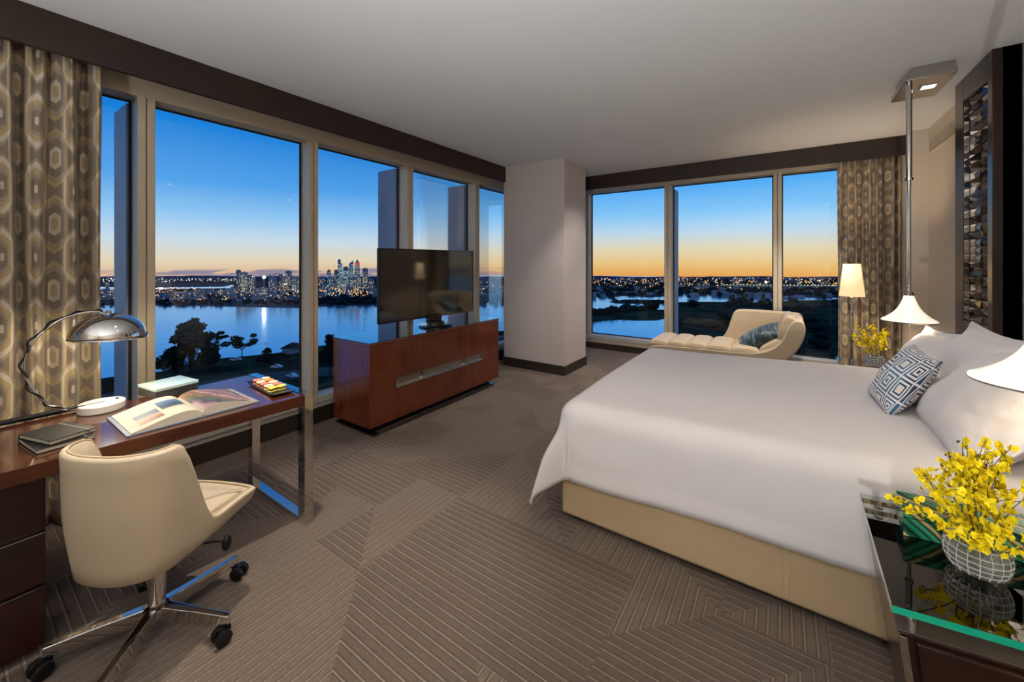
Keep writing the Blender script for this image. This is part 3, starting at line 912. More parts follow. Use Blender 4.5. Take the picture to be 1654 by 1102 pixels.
# ================================================================== NIGHTSTANDS
def nightstand(poly_fn, label, loc):
    """poly_fn(inset) gives the four plan corners of the top"""
    t = thing('nightstand', label, 'nightstand', loc)
    P0 = poly_fn(0.)
    def frustum(z0, z1, i0, i1):
        a, c = poly_fn(i0), poly_fn(i1)
        return MB().add([(p[0], p[1], z0) for p in a] + [(p[0], p[1], z1) for p in c], [(3, 2, 1, 0), (4, 5, 6, 7)] + [(i, (i + 1) % 4, 4 + (i + 1) % 4, 4 + i) for i in range(4)])
    frustum(.06, .585, .082, .012).build('body', M['darkwood'], t, bevel=.004)
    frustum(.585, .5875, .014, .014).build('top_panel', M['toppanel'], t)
    frustum(0, .06, .10, .10).build('plinth', M['black'], t)
    MB().prism(P0, .635, .652).build('glass_top', M['tabletop_glass'], t)
    n = 4
    for i in (0, 3):
        b = MB()
        a, c = Vector(P0[i]), Vector(P0[(i + 1) % n]); d = (c - a).normalized(); q = Vector((d.y, -d.x)) * .0006
        b.prism([a + q, c + q, c + q * 2.2, a + q * 2.2], .635, .652)
        b.build('glass_edge', M['greenedge' if i == 0 else 'paleedge'], t)
    for p in poly_fn(.045):
        MB().lathe([(.012, .585), (.012, .637)], 16, (p[0], p[1], 0)).build('standoff', M['chrome'], t, smooth=True)
    A0, B0 = poly_fn(.082), poly_fn(.012)
    def fp(u, z, o):                               # point of the sloping front: u across, z up, o outward
        k = (z - .06) / .525
        a = Vector(A0[0]).lerp(Vector(B0[0]), k); c = Vector(A0[1]).lerp(Vector(B0[1]), k)
        d = (c - a).normalized(); q = a.lerp(c, u) + Vector((d.y, -d.x)) * o
        return (q.x, q.y, z)
    def slab(u0, u1, z0, z1, o0, o1):
        vs = [fp(u, z, o) for o in (o0, o1) for z in (z0, z1) for u in (u0, u1)]
        return MB().add(vs, [(0, 1, 3, 2), (4, 6, 7, 5), (0, 4, 5, 1), (2, 3, 7, 6), (0, 2, 6, 4), (1, 5, 7, 3)])
    for k in range(2):
        z0 = .075 + k * .255
        dr = slab(.035, .965, z0, z0 + .245, .001, .016).build('drawer', M['darkwood'], t, bevel=.003)
        slab(.38, .62, z0 + .2, z0 + .212, .017, .028).build('pull', M['chrome'], dr, bevel=.002)
    slab(.0, .016, .065, .583, .001, .014).build('corner_strip', M['chrome'], t, bevel=.001)
    return t
def near_poly(i):
    return [(.226 + i, 1.332 + i * 1.15), (1.09 - i, 1.462 + i * .85), (1.09 - i, 2.04 - i * 1.15), (.238 + i, 1.910 - i * .85)]
def far_poly(i):
    return [(.40 + i, 3.98 + i), (1.09 - i, 3.98 + i), (1.09 - i, 4.53 - i), (.40 + i, 4.53 - i)]
nightstand(near_poly, 'dark nightstand with a green edged glass top at the near side of the bed', (.65, 1.68, 0))
nightstand(far_poly, 'dark nightstand mostly hidden behind the far side of the bed', (.75, 4.25, 0))

# vases with orchid sprays
def vase(c, label, k=1.):
    x, y, z = c
    t = thing('vase', label, 'vase', c)
    N, RW = 18, 5
    hs = [.008 + (.098 - .008) * j / RW for j in range(RW + 1)]
    def rad(h): 
        u = (h - .066) / .066
        return .0745 * max(.05, 1 - abs(u) ** 2.3 * .62) ** .5 if h < .066 else .0745 * (1 - .16 * ((h - .066) / .037) ** 2)
    vs = []; fs = []
    def pt(a, h, e): r = rad(h) + e; return (x + r * k * math.cos(a), y + r * k * math.sin(a), z + h * k)
    for j in range(RW + 1):
        for i in range(N): vs.append(pt(2 * PI * (i + .5 * (j % 2) * 0) / N, hs[j], -.002))
    c0 = len(vs)
    for j in range(RW):                            # every cell a small outward pyramid: diamond cutting
        for i in range(N): vs.append(pt(2 * PI * (i + .5) / N, (hs[j] + hs[j + 1]) / 2, .006))
    for j in range(RW):
        for i in range(N):
            q = (i + 1) % N; c_ = c0 + j * N + i
            a, b_, d, e = j * N + i, j * N + q, (j + 1) * N + q, (j + 1) * N + i
            fs += [(a, b_, c_), (b_, d, c_), (d, e, c_), (e, a, c_)]
    b0 = len(vs); vs.append((x, y, z))
    r0 = len(vs)
    for i in range(N): vs.append((x + .036 * k * math.cos(2 * PI * i / N), y + .036 * k * math.sin(2 * PI * i / N), z))
    for i in range(N):
        q = (i + 1) % N; fs += [(b0, r0 + q, r0 + i), (r0 + i, r0 + q, q, i)]
    # smooth inside wall
    inn = [(rad(hs[-1]) + .0005, .1015), (rad(.098) - .006, .1015), (rad(.08) - .0075, .08), (rad(.05) - .008, .05), (rad(.026) - .009, .026), (.026, .0145)]
    prev = RW * N
    for r, h in inn:
        n0 = len(vs)
        for i in range(N): vs.append((x + r * k * math.cos(2 * PI * i / N), y + r * k * math.sin(2 * PI * i / N), z + h * k))
        for i in range(N):
            q = (i + 1) % N; fs.append((prev + i, prev + q, n0 + q, n0 + i))
        prev = n0
    n0 = len(vs); vs.append((x, y, z + .0135 * k))
    for i in range(N): fs.append((prev + i, prev + (i + 1) % N, n0))
    MB().add(vs, fs).build('bowl', M['crystal'], t)
    b = MB()
    for j in range(1, RW): b.tube([pt(2 * PI * i / 36, hs[j], .0012) for i in range(36)], .0015 * k, 4, True)
    for i in range(N): b.tube([pt(2 * PI * i / N, h, .0012) for h in (.012, .03, .05, .07, .088, .098)], .0013 * k, 4)
    b.build('cut_band', M['crystalcut'], t)
    MB().tube([pt(2 * PI * i / 44, .1005, -.002) for i in range(44)], .0028 * k, 6, True).build('lip', M['crystalcut'], t, smooth=True)
    return t
vase((.440, 1.602, .653), 'oval cut crystal vase of yellow orchids on the near nightstand', .84)
vase((.62, 4.28, .653), 'small cut crystal vase of yellow orchids on the far nightstand', .84)

def petal_mesh(b, mtx, L, Wd, curl):
    vs = []
    for j in range(4):
        s = j / 3
        w = Wd * math.sin(PI * min(.95, .12 + s * .83)) / 2
        z = curl * L * s * s
        for q in (-1, 0, 1):
            vs.append(mtx @ Vector((q * w, L * s, z + abs(q) * w * .25)))
    fs = []
    for j in range(3):
        for i in range(2):
            a = j * 3 + i
            fs.append((a, a + 1, a + 4, a + 3))
    b.add(vs, fs)
def flower_variants():
    res = []
    for k in range(4):
        b = MB()
        for i in range(5):                      # two broad lower lobes, three narrow upper ones
            ang = (0, 70, 145, 215, 290)[i] + RND.uniform(-14, 14)
            m = Matrix.Rotation(math.radians(ang), 4, 'Z') @ Matrix.Rotation(math.radians(RND.uniform(5, 35)), 4, 'X')
            petal_mesh(b, m, .0125 if i in (1, 2, 3, 4) else .018, .011 if i else .02, RND.uniform(-.25, .2))
        res.append(b)
    return res
FV = flower_variants()
flow_src = {}
def orchid_spray(base, tip, bend, nfl, label, group, seed, branches=3, fs=1.):
    rr = random.Random(seed)
    base = Vector(base); tip = Vector(tip); mid = (base + tip) / 2 + Vector(bend)
    def q(s): return base * (1 - s) ** 2 + mid * 2 * s * (1 - s) + tip * s * s
    b = MB()
    pts = [q(i / 8) for i in range(9)]
    pts = [p + Vector((rr.uniform(-1, 1), rr.uniform(-1, 1), rr.uniform(-1, 1))) * .003 for p in pts]
    b.tube(pts, [.0016 - .0009 * i / 8 for i in range(9)], 5)
    spots = []
    L = (tip - base).length
    for k in range(branches):
        s = .45 + .5 * (k + rr.random()) / branches
        p = q(s)
        d = (tip - base).normalized() + Vector((rr.uniform(-1, 1), rr.uniform(-1, 1), rr.uniform(-.5, .9))) * .9
        e = p + d.normalized() * L * rr.uniform(.14, .26)
        b.tube([p, (p + e) / 2 + Vector((0, 0, .004)), e], [.001, .0008, .0006], 4)
        for j in range(3): spots.append(p.lerp(e, .45 + .3 * j / 1.6))
    o = b.build('orchid_spray', M['stem'], loc=base, smooth=True)
    tag(o, label, 'flower', group)
    while len(spots) < nfl: spots.append(q(rr.uniform(.26, .98)))
    rr.shuffle(spots)
    for i, p in enumerate(spots[:nfl]):
        k = rr.randrange(4)
        off = Vector((rr.uniform(-1, 1), rr.uniform(-1, 1), rr.uniform(-.6, 1))) * .016
        if k not in flow_src:
            f = FV[k].build('bloom', M['petal'], o, local=True); flow_src[k] = f
            c_ = MB().ico((0, 0, .001), .0022, 1).build('bloom_centre', M['petal2'], f, local=True)
        else:
            f = flow_src[k].copy(); C.objects.link(f); f.parent = o
            c_ = flow_src[k].children[0].copy(); C.objects.link(c_); c_.parent = f
        f.location = p + off - base
        f.rotation_euler = (rr.uniform(.2, 1.9), rr.uniform(-.5, .5), rr.uniform(0, 6.28))
        f.scale = (fs * rr.uniform(.85, 1.25),) * 3
    for j in range(3):
        p = tip + Vector((rr.uniform(-1, 1), rr.uniform(-1, 1), rr.uniform(-.2, 1))) * .009
        MB().ico(p, .0025, 1, (1, 1, 1.5)).build('bud', M['bud'], o)
def bouquet(c, n, R, H, nfl, label, group, seed, fs=1.):
    rr = random.Random(seed)
    for i in range(n):
        a = 2 * PI * i / n + rr.uniform(-.3, .3)
        k = rr.uniform(.25, 1.0) if i % 3 else rr.uniform(.0, .35)
        rad = R * k
        h = H * (1.05 - .55 * k * k) * rr.uniform(.85, 1.1)
        b0 = (c[0] + .018 * math.cos(a + 2), c[1] + .018 * math.sin(a + 2), c[2] + .022)
        tp = (c[0] + rad * math.cos(a), c[1] + rad * math.sin(a), c[2] + h)
        orchid_spray(b0, tp, (rad * .12 * math.cos(a), rad * .12 * math.sin(a), .05), nfl, label, group, seed * 100 + i, 3, fs)
bouquet((.440, 1.602, .648), 20, .20, .315, 31, 'arching spray of small yellow orchids in the near crystal vase', 'orchid sprays in the near vase', 5, .74)
bouquet((.62, 4.28, .648), 13, .24, .31, 20, 'arching spray of small yellow orchids in the far crystal vase', 'orchid sprays in the far vase', 8, .8)

gb = thing('lacquer_box', 'green banded lacquer box behind the near crystal vase', 'box', (.5, 1.77, .653))
gm = Matrix.Translation((0, 0, 0))
q_ = [(.312, 1.689), (.66, 1.742), (.66, 1.872), (.317, 1.82)]
MB().prism(q_, .653, .708).build('body', M['malachite'], gb, bevel=.002)
MB().prism(q_, .710, .732).build('lid', M['malachite'], gb, bevel=.002)
MB().prism([(x + (.003 if x < .5 else -.003), y + (.003 if y < 1.78 else -.003)) for x, y in q_], .7078, .7102).build('joint', M['blackgloss'], gb)

# ================================================================== CHAISE LONGUE
ch = thing('chaise_longue', 'cream channel tufted chaise longue under the north window', 'chaise', (-.6, 5.78, 0))
CY0, CY1 = 5.39, 6.17
def smooth_poly(pts, it=2):
    for _ in range(it):
        q = []
        for i in range(len(pts)):
            a, b_ = Vector(pts[i]), Vector(pts[(i + 1) % len(pts)])
            q += [tuple(a.lerp(b_, .25)), tuple(a.lerp(b_, .75))]
        pts = q
    return pts
shell = [(-1.46, .27), (-1.47, .40), (-1.0, .415), (-.35, .42), (-.12, .47), (.01, .60), (.05, .74), (.10, .83), (.18, .85), (.225, .79), (.215, .66), (.15, .50), (.04, .37), (-.12, .27), (-.4, .22), (-1.2, .22)]
MB().prism_xz(smooth_poly(shell), CY0, CY1).build('shell', M['leather'], ch, bevel=.016, seg=3, smooth=True)
backp = [(-.80, .30), (-.74, .40), (-.66, .47), (-.60, .58), (-.565, .72), (-.53, .83), (-.46, .865), (-.1, .862), (.12, .858), (.2, .85), (.235, .77), (.2, .6), (.06, .36), (-.3, .27)]
MB().prism_xz(smooth_poly(backp), CY1 - .10, CY1 + .03).build('back_panel', M['leather'], ch, bevel=.022, seg=3, smooth=True)
def roll(cx, cz, lx, h, ang, y0, y1, name='seat_roll'):
    m = MB(); n = 16
    def fn(a, b):
        t = a * 2 * PI
        ct, st = math.cos(t), math.sin(t)
        e = .72
        u = math.copysign(abs(ct) ** e, ct) * lx / 2
        w = math.copysign(abs(st) ** e, st) * h / 2
        yy = b * 2 - 1
        k = (1 - abs(yy) ** 9) ** .5
        u *= .985 * (.8 + .2 * k); w *= k
        x = cx + u * math.cos(ang) - w * math.sin(ang); z = cz + u * math.sin(ang) + w * math.cos(ang)
        return (x, lerp(y0, y1, (math.sin(yy * PI / 2 * .999) + 1) / 2), z)
    m.grid(28, 22, fn, closeu=True)
    return m.build(name, M['leather'], ch, smooth=True, angle=180)
edges = [-1.46, -1.232, -1.005, -.772, -.50, -.215]
for i in range(5):
    a, b_ = edges[i], edges[i + 1]
    roll((a + b_) / 2, .405 + .004 * i, b_ - a + .012, .13, 0.0, CY0 + .004, CY1 - .085)
roll(-.085, .505, .30, .13, .66, CY0 + .035, CY1 - .085)
roll(.045, .735, .30, .13, 1.25, CY0 + .035, CY1 - .085)
for x in (-1.3, -.1):
    for y in (5.5, 6.08):
        MB().lathe([(.014, 0), (.024, .24)], 14, (x, y, 0)).build('leg', M['black'], ch, smooth=True)
pillow('cushion', 'dark teal sheen cushion lying against the curled end of the chaise', 'cushion', .50, .30, .15, (-.235, 5.66, .585), (.78, -.12, .46), (-.1, .85, .32), M['teal'], 0., 4.4, wr=.010, pinch=.08)

# ================================================================== CREDENZA + TELEVISION
cr = thing('credenza', 'red brown wooden credenza with a recessed steel handle strip in front of the river window', 'cabinet', (-3.14, 2.98, 0))
KX0, KX1, KY0, KY1 = -3.41, -2.872, 2.06, 3.90
MB().box(KX0, KX1 - .02, KY0, KY1, .08, .775).build('body', M['wood'], cr, bevel=.003)
MB().box(KX0 - .004, KX1 + .004, KY0 - .004, KY1 + .004, .777, .80).build('top', M['wood'], cr, bevel=.002)
MB().box(KX0, KX1, KY0, KY1, .8005, .806).build('smoked_glass_top', M['smoked'], cr)
joints = [KY0, 2.655, 3.275, KY1]
HS = [(2.345, 2.652), (2.658, 3.272), (3.278, 3.585)]
for i in range(3):
    a, c = joints[i] + .0015, joints[i + 1] - .0015
    h0, h1 = HS[i]
    d = MB()
    X0, X1 = KX1 - .018, KX1
    d.box(X0, X1, a, c, .445, .773); d.box(X0, X1, a, c, .082, .36)
    if h0 - a > .01: d.box(X0, X1, a, h0 - .004, .36, .445)
    if c - h1 > .01: d.box(X0, X1, h1 + .004, c, .36, .445)
    door = d.build('door', M['wood'], cr)
    b = MB()
    h0 = max(h0, a); h1 = min(h1, c)
    # dished steel tray: rim plus four sloping walls and a floor
    o = [(h0, .362), (h1, .362), (h1, .443), (h0, .443)]
    i_ = [(h0 + .03 * (i == 0) + .004, .385), (h1 - .03 * (i == 2) - .004, .385), (h1 - .03 * (i == 2) - .004, .43), (h0 + .03 * (i == 0) + .004, .43)]
    vs = [(KX1 + .002, p[0], p[1]) for p in o] + [(KX1 - .016, p[0], p[1]) for p in i_]
    fs = [(0, 1, 5, 4), (1, 2, 6, 5), (2, 3, 7, 6), (3, 0, 4, 7), (4, 5, 6, 7)]
    b.add(vs, fs)
    b.box(KX1 - .016, KX1 + .004, h0, h1, .443, .447); b.box(KX1 - .016, KX1 + .004, h0, h1, .358, .362)
    if i == 0: b.box(KX1 - .016, KX1 + .004, h0 - .004, h0, .358, .447)
    if i == 2: b.box(KX1 - .016, KX1 + .004, h1, h1 + .004, .358, .447)
    b.build('handle_tray', M['brushed'], door)
MB().box(KX0 + .06, KX1 - .07, KY0 + .10, KY1 - .10, .016, .08).build('plinth', M['black'], cr)
MB().box(KX0 - .02, KX1 + .016, KY0 + .035, KY0 + .095, 0, .016).build('skid', M['brushed'], cr, bevel=.002)
MB().box(KX0 - .02, KX1 - .035, KY1 - .095, KY1 - .035, 0, .016).build('skid', M['brushed'], cr, bevel=.002)
MB().box(KX1 - .03, KX1 + .0, KY0 + .096, KY1 - .096, 0, .014).build('front_rail', M['skirt'], cr, bevel=.002)

tv = thing('television', 'large flat black television on a round swivel foot on the credenza', 'television', (-3.1, 3.0, .806), math.radians(-3.4))
MB().box(-3.135, -3.098, 2.352, 3.640, .906, 1.630).build('housing', M['black'], tv, bevel=.006)
MB().box(-3.0978, -3.0955, 2.362, 3.630, .924, 1.620).build('screen', M['screen'], tv)
b = MB()
for q in ((2.352, 3.640, 1.620, 1.630), (2.352, 3.640, .906, .924), (2.352, 2.362, .924, 1.620), (3.630, 3.640, .924, 1.620)): b.box(-3.098, -3.093, *q)
b.build('bezel', M['blackgloss'], tv)
MB().box(-3.12, -3.06, 2.93, 3.11, .845, .93).build('neck', M['blackgloss'], tv, bevel=.01)
MB().lathe([(.18, .806), (.18, .818), (.172, .822), (.0, .823)], 40, (-3.06, 3.02, 0)).build('foot_disc', M['blackgloss'], tv, smooth=True)
MB().lathe([(.095, .823), (.09, .86), (.0, .862)], 32, (-3.06, 3.02, 0)).build('turntable', M['black'], tv, smooth=True)

# ================================================================== DESK
dk = thing('writing_desk', 'long red brown writing desk with a chrome end frame along the river window', 'desk', (-2.6, .4, 0))
def desk_poly(i=0.):
    return [(-2.94 + i, -.75), (-2.365 - i, -.75), (-2.235 - i, 1.172), (-2.94 + i, 1.172)]
MB().prism(desk_poly(), .682, .742).build('desktop', M['woodtop'], dk, bevel=.002)
b = MB()
b.box(-2.30, -2.228, 1.174, 1.222, 0, .745)
b.box(-2.945, -2.885, 1.174, 1.222, 0, .745)
b.box(-2.885, -2.30, 1.174, 1.222, 0, .03)
b.box(-2.885, -2.30, 1.174, 1.222, .70, .745)
b.build('end_frame', M['chrome'], dk, bevel=.0015)
MB().tube([(-2.968, -.75, .756), (-2.968, -.2, .756), (-2.962, .41, .756)], .0125, 10).build('back_rail', M['black'], dk, smooth=True)
DX = -2.335
MB().box(-2.93, DX - .02, -.62, .236, .03, .682).build('pedestal', M['darkwood'], dk, bevel=.002)
for z0, z1 in ((.475, .679), (.27, .462), (.034, .257)):
    dr = MB().box(DX - .018, DX, -.615, .232, z0, z1).build('drawer', M['darkwood'], dk, bevel=.002)
    MB().box(DX - .017, DX + .002, -.615, .232, z1 - .0025, z1 + .001).build('drawer_edge', M['chrome'], dr)
MB().box(-2.90, DX - .05, -.6, .21, 0, .03).build('plinth', M['brushed'], dk)

# desk lamp
lp = thing('desk_lamp', 'chrome dome arc desk lamp on a white marble base beside the desk curtain', 'lamp', (-2.86, .47, .742))
LX = -2.87
base = [(LX + .092 * math.cos(a) * 1.0, .474 + .088 * math.sin(a)) for a in [2 * PI * i / 40 for i in range(40)]]
MB().prism(base, .7425, .782).build('marble_base', M['marble'], lp, bevel=.006, seg=3, smooth=True)
MB().box(LX - .006, LX + .006, .42, .485, .7815, .784).build('slot', M['brushed'], lp)
MB().lathe([(.008, .782), (.008, .786), (0, .787)], 14, (LX - .01, .532, 0)).build('switch', M['black'], lp, smooth=True)
arcp = [(.420, .772), (.36, .776), (.318, .80), (.28, .845), (.246, .91), (.226, .985), (.228, 1.055), (.25, 1.125), (.288, 1.18), (.338, 1.222), (.40, 1.245), (.455, 1.248), (.495, 1.238)]
def catmull(pts, k=5):
    r = []
    for i in range(len(pts) - 1):
        p = [Vector(pts[max(0, min(len(pts) - 1, i + j))]) for j in (-1, 0, 1, 2)]
        for s in range(k):
            t = s / k
            r.append(.5 * (2 * p[1] + (p[2] - p[0]) * t + (2 * p[0] - 5 * p[1] + 4 * p[2] - p[3]) * t * t + (3 * p[1] - p[0] - 3 * p[2] + p[3]) * t ** 3))
    r.append(Vector(pts[-1])); return r
arc3 = catmull([(LX, y, z) for y, z in arcp])
MB().tube(arc3, .0048, 10).build('arc_arm', M['chrome'], lp, smooth=True)
cord = [p + Vector((.004 * math.sin(i * .8), .008 * math.cos(i * .8) - .007, .0055 + .004 * math.sin(i * .8))) for i, p in enumerate(arc3)]
MB().tube(cord, .0052, 8).build('cord', M['black'], lp, smooth=True)
dome = []
DC = Vector((LX, .500, 1.108)); DR = .148
tilt = Matrix.Translation(DC) @ Matrix.Rotation(math.radians(-3), 4, 'X')
prof = [(DR * math.cos(math.radians(a)), DR * .86 * math.sin(math.radians(a))) for a in range(0, 91, 6)]
prof[-1] = (.004, DR * .86)
m = MB(); m.lathe(prof, 48, (0, 0, 0), tilt); m.f = [f for f in m.f if len(f) <= 4]
m.build('dome_shade', M['chrome'], lp, smooth=True, angle=180, solid=.003)
m = MB(); m.lathe([(DR + .0005, -.002), (DR + .003, .0), (DR + .0005, .004)], 48, (0, 0, 0), tilt); m.f = [f for f in m.f if len(f) <= 4]
m.build('rim', M['chrome'], lp, smooth=True)
MB().lathe([(.012, 1.228), (.012, 1.247), (0, 1.25)], 16, (LX, .497, 0)).build('knuckle', M['chrome'], lp, smooth=True)
MB().ico((LX, .50, 1.135), .03, 2).build('bulb', M['lampglow'], lp, smooth=True)
bulb((LX, .50, 1.085), 9, .03, (1, .86, .62))

# stationery box
bx = thing('stationery_box', 'low striped grey box with a pale aqua lid at the window side of the desk', 'box', (-2.9, .78, .742))
ang = math.atan2(-.033, .19)
bm_ = Matrix.Translation((-2.82, .672, 0)) @ Matrix.Rotation(math.radians(8), 4, 'Z')
MB().box(-.205, 0, 0, .20, .7425, .785, bm_).build('body', M['boxside'], bx, bevel=.002)
MB().box(-.207, .002, -.002, .202, .786, .802, bm_).build('lid', M['tealglass'], bx, bevel=.002)

# open book
bk = thing('open_book', 'large open picture book lying on the desk', 'book', (-2.5, .71, .742))
XB0, XB1 = -2.685, -2.322
SPY = .728
def page_z(y):
    # arch of the page block on either side of the spine
    if y < SPY:
        s = (SPY - y) / (SPY - .468)
    else:
        s = (y - SPY) / (.972 - SPY)
    s = max(0., min(1., s))
    return .752 + .036 * (math.sin(PI * min(1, s * 1.02) ** .62)) ** 1.0 * (1 - .35 * s) + .010 * (1 - s)
def page_block(y0, y1):
    m = MB(); n = 20
    ys = [lerp(y0, y1, i / n) for i in range(n + 1)]
    vs = []; fs = []
    for x in (XB0 + .008, XB1 - .008):
        for y in ys: vs.append((x, y, page_z(y)))
        for y in ys: vs.append((x, y, .7490))
    w = n + 1
    for i in range(n):
        fs.append((i, 2 * w + i, 2 * w + i + 1, i + 1)); fs.append((i, i + 1, w + i + 1, w + i)); fs.append((2 * w + i, 3 * w + i, 3 * w + i + 1, 2 * w + i + 1)); fs.append((w + i, w + i + 1, 3 * w + i + 1, 3 * w + i))
    fs.append((0, w, 3 * w, 2 * w)); fs.append((n, 2 * w + n, 3 * w + n, w + n))
    m.add(vs, fs)
    return m
page_block(.474, SPY - .001).build('left_pages', M['paper'], bk, smooth=True, angle=30)
page_block(SPY + .001, .966).build('right_pages', M['paper'], bk, smooth=True, angle=30)
def page_print(name, mt, y0, y1, x0, x1, e=.0008):
    m = MB(); m.grid(6, 18, lambda a, b_: (lerp(x0, x1, a), lerp(y0, y1, b_), page_z(lerp(y0, y1, b_)) + e), lambda a, b_: (b_, 1 - a), flip=True)
    return m.build(name, mt, bk, smooth=True)
page_print('printed_photo', M['photo_coast'], .515, .600, -2.52, -2.375)
page_print('printed_photo', M['photo_sea'], .612, .700, -2.60, -2.46)
page_print('printed_spread', M['photo_dunes'], SPY + .004, .958, XB0 + .012, XB1 - .012)
b = MB()
b.box(XB0, XB1, .458, SPY - .012, .7425, .7488); b.box(XB0, XB1, SPY + .012, .982, .7425, .7488); b.box(XB0, XB1, SPY - .012, SPY + .012, .7425, .746)
b.build('cover', M['bluecover'], bk, bevel=.001)

# notebooks
def notebook(label, c, rz, z, w=.15, h=.23):
    t = thing('notebook', label, 'notebook', (c[0], c[1], z), rz, 'black notebooks on the desk')
    MB().box(-w / 2, w / 2, -h / 2, h / 2, 0, .0025).build('back_cover', M['notebook'], t, local=True, bevel=.001)
    MB().box(-w / 2, w / 2, -h / 2, h / 2, .0155, .018).build('front_cover', M['notebook'], t, local=True, bevel=.001)
    MB().box(-w / 2 + .002, -w / 2 + .0035, -h / 2, h / 2, .0025, .0155).build('spine', M['notebook'], t, local=True)
    MB().box(-w / 2 + .0035, w / 2 - .004, -h / 2 + .003, h / 2 - .003, .0026, .0154).build('pages', M['paper'], t, local=True)
    b = MB()
    y = h / 2 - .03
    b.box(-w / 2 - .001, w / 2 + .001, y, y + .008, .018, .0192); b.box(-w / 2 - .001, w / 2 + .001, y, y + .008, -.0004, .0)
    b.box(w / 2, w / 2 + .0012, y, y + .008, 0, .018)
    b.build('elastic_strap', M['strap'], t, local=True)
notebook('lower black notebook of the pair by the marble lamp base', (-2.535, .285), .12, .7427, .235, .165)
notebook('upper black notebook with a grey elastic strap, lying on the other one', (-2.545, .290), .30, .7615, .215, .145)

# tray with small cakes
tm = Matrix.Translation((-2.525, 1.125, .742)) @ Matrix.Rotation(math.radians(-4), 4, 'Z')
tr = thing('slate_tray', 'black rectangular tray of little cakes at the chrome end of the desk', 'tray', (-2.525, 1.125, .742))
m = MB()
def trayfn(a, b_):
    u, v_ = 2 * a - 1, 2 * b_ - 1
    return tm @ Vector((u * .20, v_ * .06, .0055 + .016 * (abs(u) ** 7) * .7 + .006 * abs(v_) ** 6))
m.grid(24, 10, trayfn)
m.build('plate', M['slate'], tr, smooth=True, solid=.004)
MB().box(-.11, .11, -.035, .035, .0004, .0012, tm).build('foot', M['slate'], tr)
def cake(u, v_, c1, c2, label, rz):
    p = tm @ Vector((u, v_, .0062))
    t = thing('petit_four', label, 'cake', p, rz, 'little cakes on the black tray')
    MB().box(-.017, .017, -.021, .021, 0, .011).build('base', M['mac_' + c1], t, local=True, bevel=.004, seg=3, smooth=True)
    MB().box(-.0165, .0165, -.020, .020, .011, .016).build('filling', M['mac_choco'], t, local=True)
    MB().box(-.017, .017, -.021, .021, .016, .029).build('top', M['mac_' + c2], t, local=True, bevel=.005, seg=3, smooth=True)
seqs = [('pink', 'pink'), ('orange', 'cream'), ('pink', 'pink'), ('yellow', 'cream'), ('yellow', 'yellow')]
names = {'pink': 'pink', 'orange': 'orange and cream', 'yellow': 'yellow'}
ordw = ['farthest', 'second', 'middle', 'fourth', 'nearest']
for i, (c1, c2) in enumerate(seqs):
    for k in range(2):
        c3 = ('cream', 'orange', 'cream', 'pink', 'yellow')[i] if k else c2
        cake(-.135 + i * .058, -.024 + k * .047, c1, c3, 'layered cake with %s top, %s in the row on the %s side' % (c3, ordw[i], 'book' if k == 0 else 'chrome frame'), .1 * (i - 2))

# ================================================================== DESK CHAIR
cc = thing('desk_chair', 'cream leather tub desk chair on a chrome five star base with castors', 'chair', (-2.08, .50, 0), math.radians(28))
NB, NS, NF = 28, 16, 16
loop = []
def rim_pt(t):
    at_ = abs(t)
    if at_ <= .5:
        ps = t / .5 * PI / 2
        e = .88
        x = .212 * math.copysign(abs(math.sin(ps)) ** e, ps); y = -.11 - .135 * abs(math.cos(ps)) ** e
        z = .818
    else:
        s = (at_ - .5) / .5
        x = math.copysign(.212 + .012 * sm(s), t); y = -.11 + .365 * s
        z = .462 + .356 * (1 - sm((s - .02) / .42)) - .006 * math.exp(-((s - .52) / .16) ** 2)
    return x, y, z
ts = [-1 + 2 * i / (NB + 2 * NS) for i in range(NB + 2 * NS + 1)]
for t in ts: loop.append(rim_pt(t))
a_, b_ = loop[-1], loop[0]
for i in range(1, NF):
    s = i / NF
    loop.append((lerp(a_[0], b_[0], s), a_[1] + .028 * math.sin(PI * s) ** .6, .463))
K = len(loop)
def ring(fn): return [fn(i, p) for i, p in enumerate(loop)]
def bot(p):
    x, y, z = p
    f_ = sm((y + .12) / .42)
    return Vector((x * .86, y * .93 + .012, .362 + .035 * f_ ** 1.6))
rings = []
rings.append(ring(lambda i, p: Vector((p[0] * .25, p[1] * .25, .336))))
rings.append(ring(lambda i, p: Vector((p[0] * .6, p[1] * .64, .345 + .012 * sm((p[1] + .1) / .4)))))
rings.append(ring(lambda i, p: Vector((bot(p).x * .955, bot(p).y * .955, bot(p).z - .006))))
for j in range(9):
    s = j / 8
    def f(i, p, s=s):
        q = bot(p); r_ = Vector((p[0], p[1], p[2] - .008))
        v_ = q.lerp(r_, s)
        bul = .010 * math.sin(PI * min(1, s * 1.1)) * (1 if p[2] > .6 else .5)
        d = Vector((p[0], p[1] + .02, 0)).normalized()
        return v_ + d * bul
    rings.append(ring(f))
def inset(i, p, d):
    t = Vector(loop[(i + 1) % K]) - Vector(loop[i - 1]); t.z = 0
    if t.length < 1e-6: t = Vector((1, 0, 0))
    t.normalize(); nrm = Vector((-t.y, t.x, 0))
    if nrm.dot(Vector((p[0], p[1], 0))) > 0: nrm = -nrm
    return Vector(p) + nrm * d
rings.append(ring(lambda i, p: inset(i, p, .004) + Vector((0, 0, -.001))))
rings.append(ring(lambda i, p: inset(i, p, .014) + Vector((0, 0, .003))))
rings.append(ring(lambda i, p: inset(i, p, .030) + Vector((0, 0, -.006))))
def inner(i, p, s):
    q = inset(i, p, .036 + .012 * s); q.z = lerp(p[2] - .012, min(.44, p[2] - .02), s); return q
for s in (.15, .4, .7, 1.): rings.append(ring(lambda i, p, s=s: inner(i, p, s)))
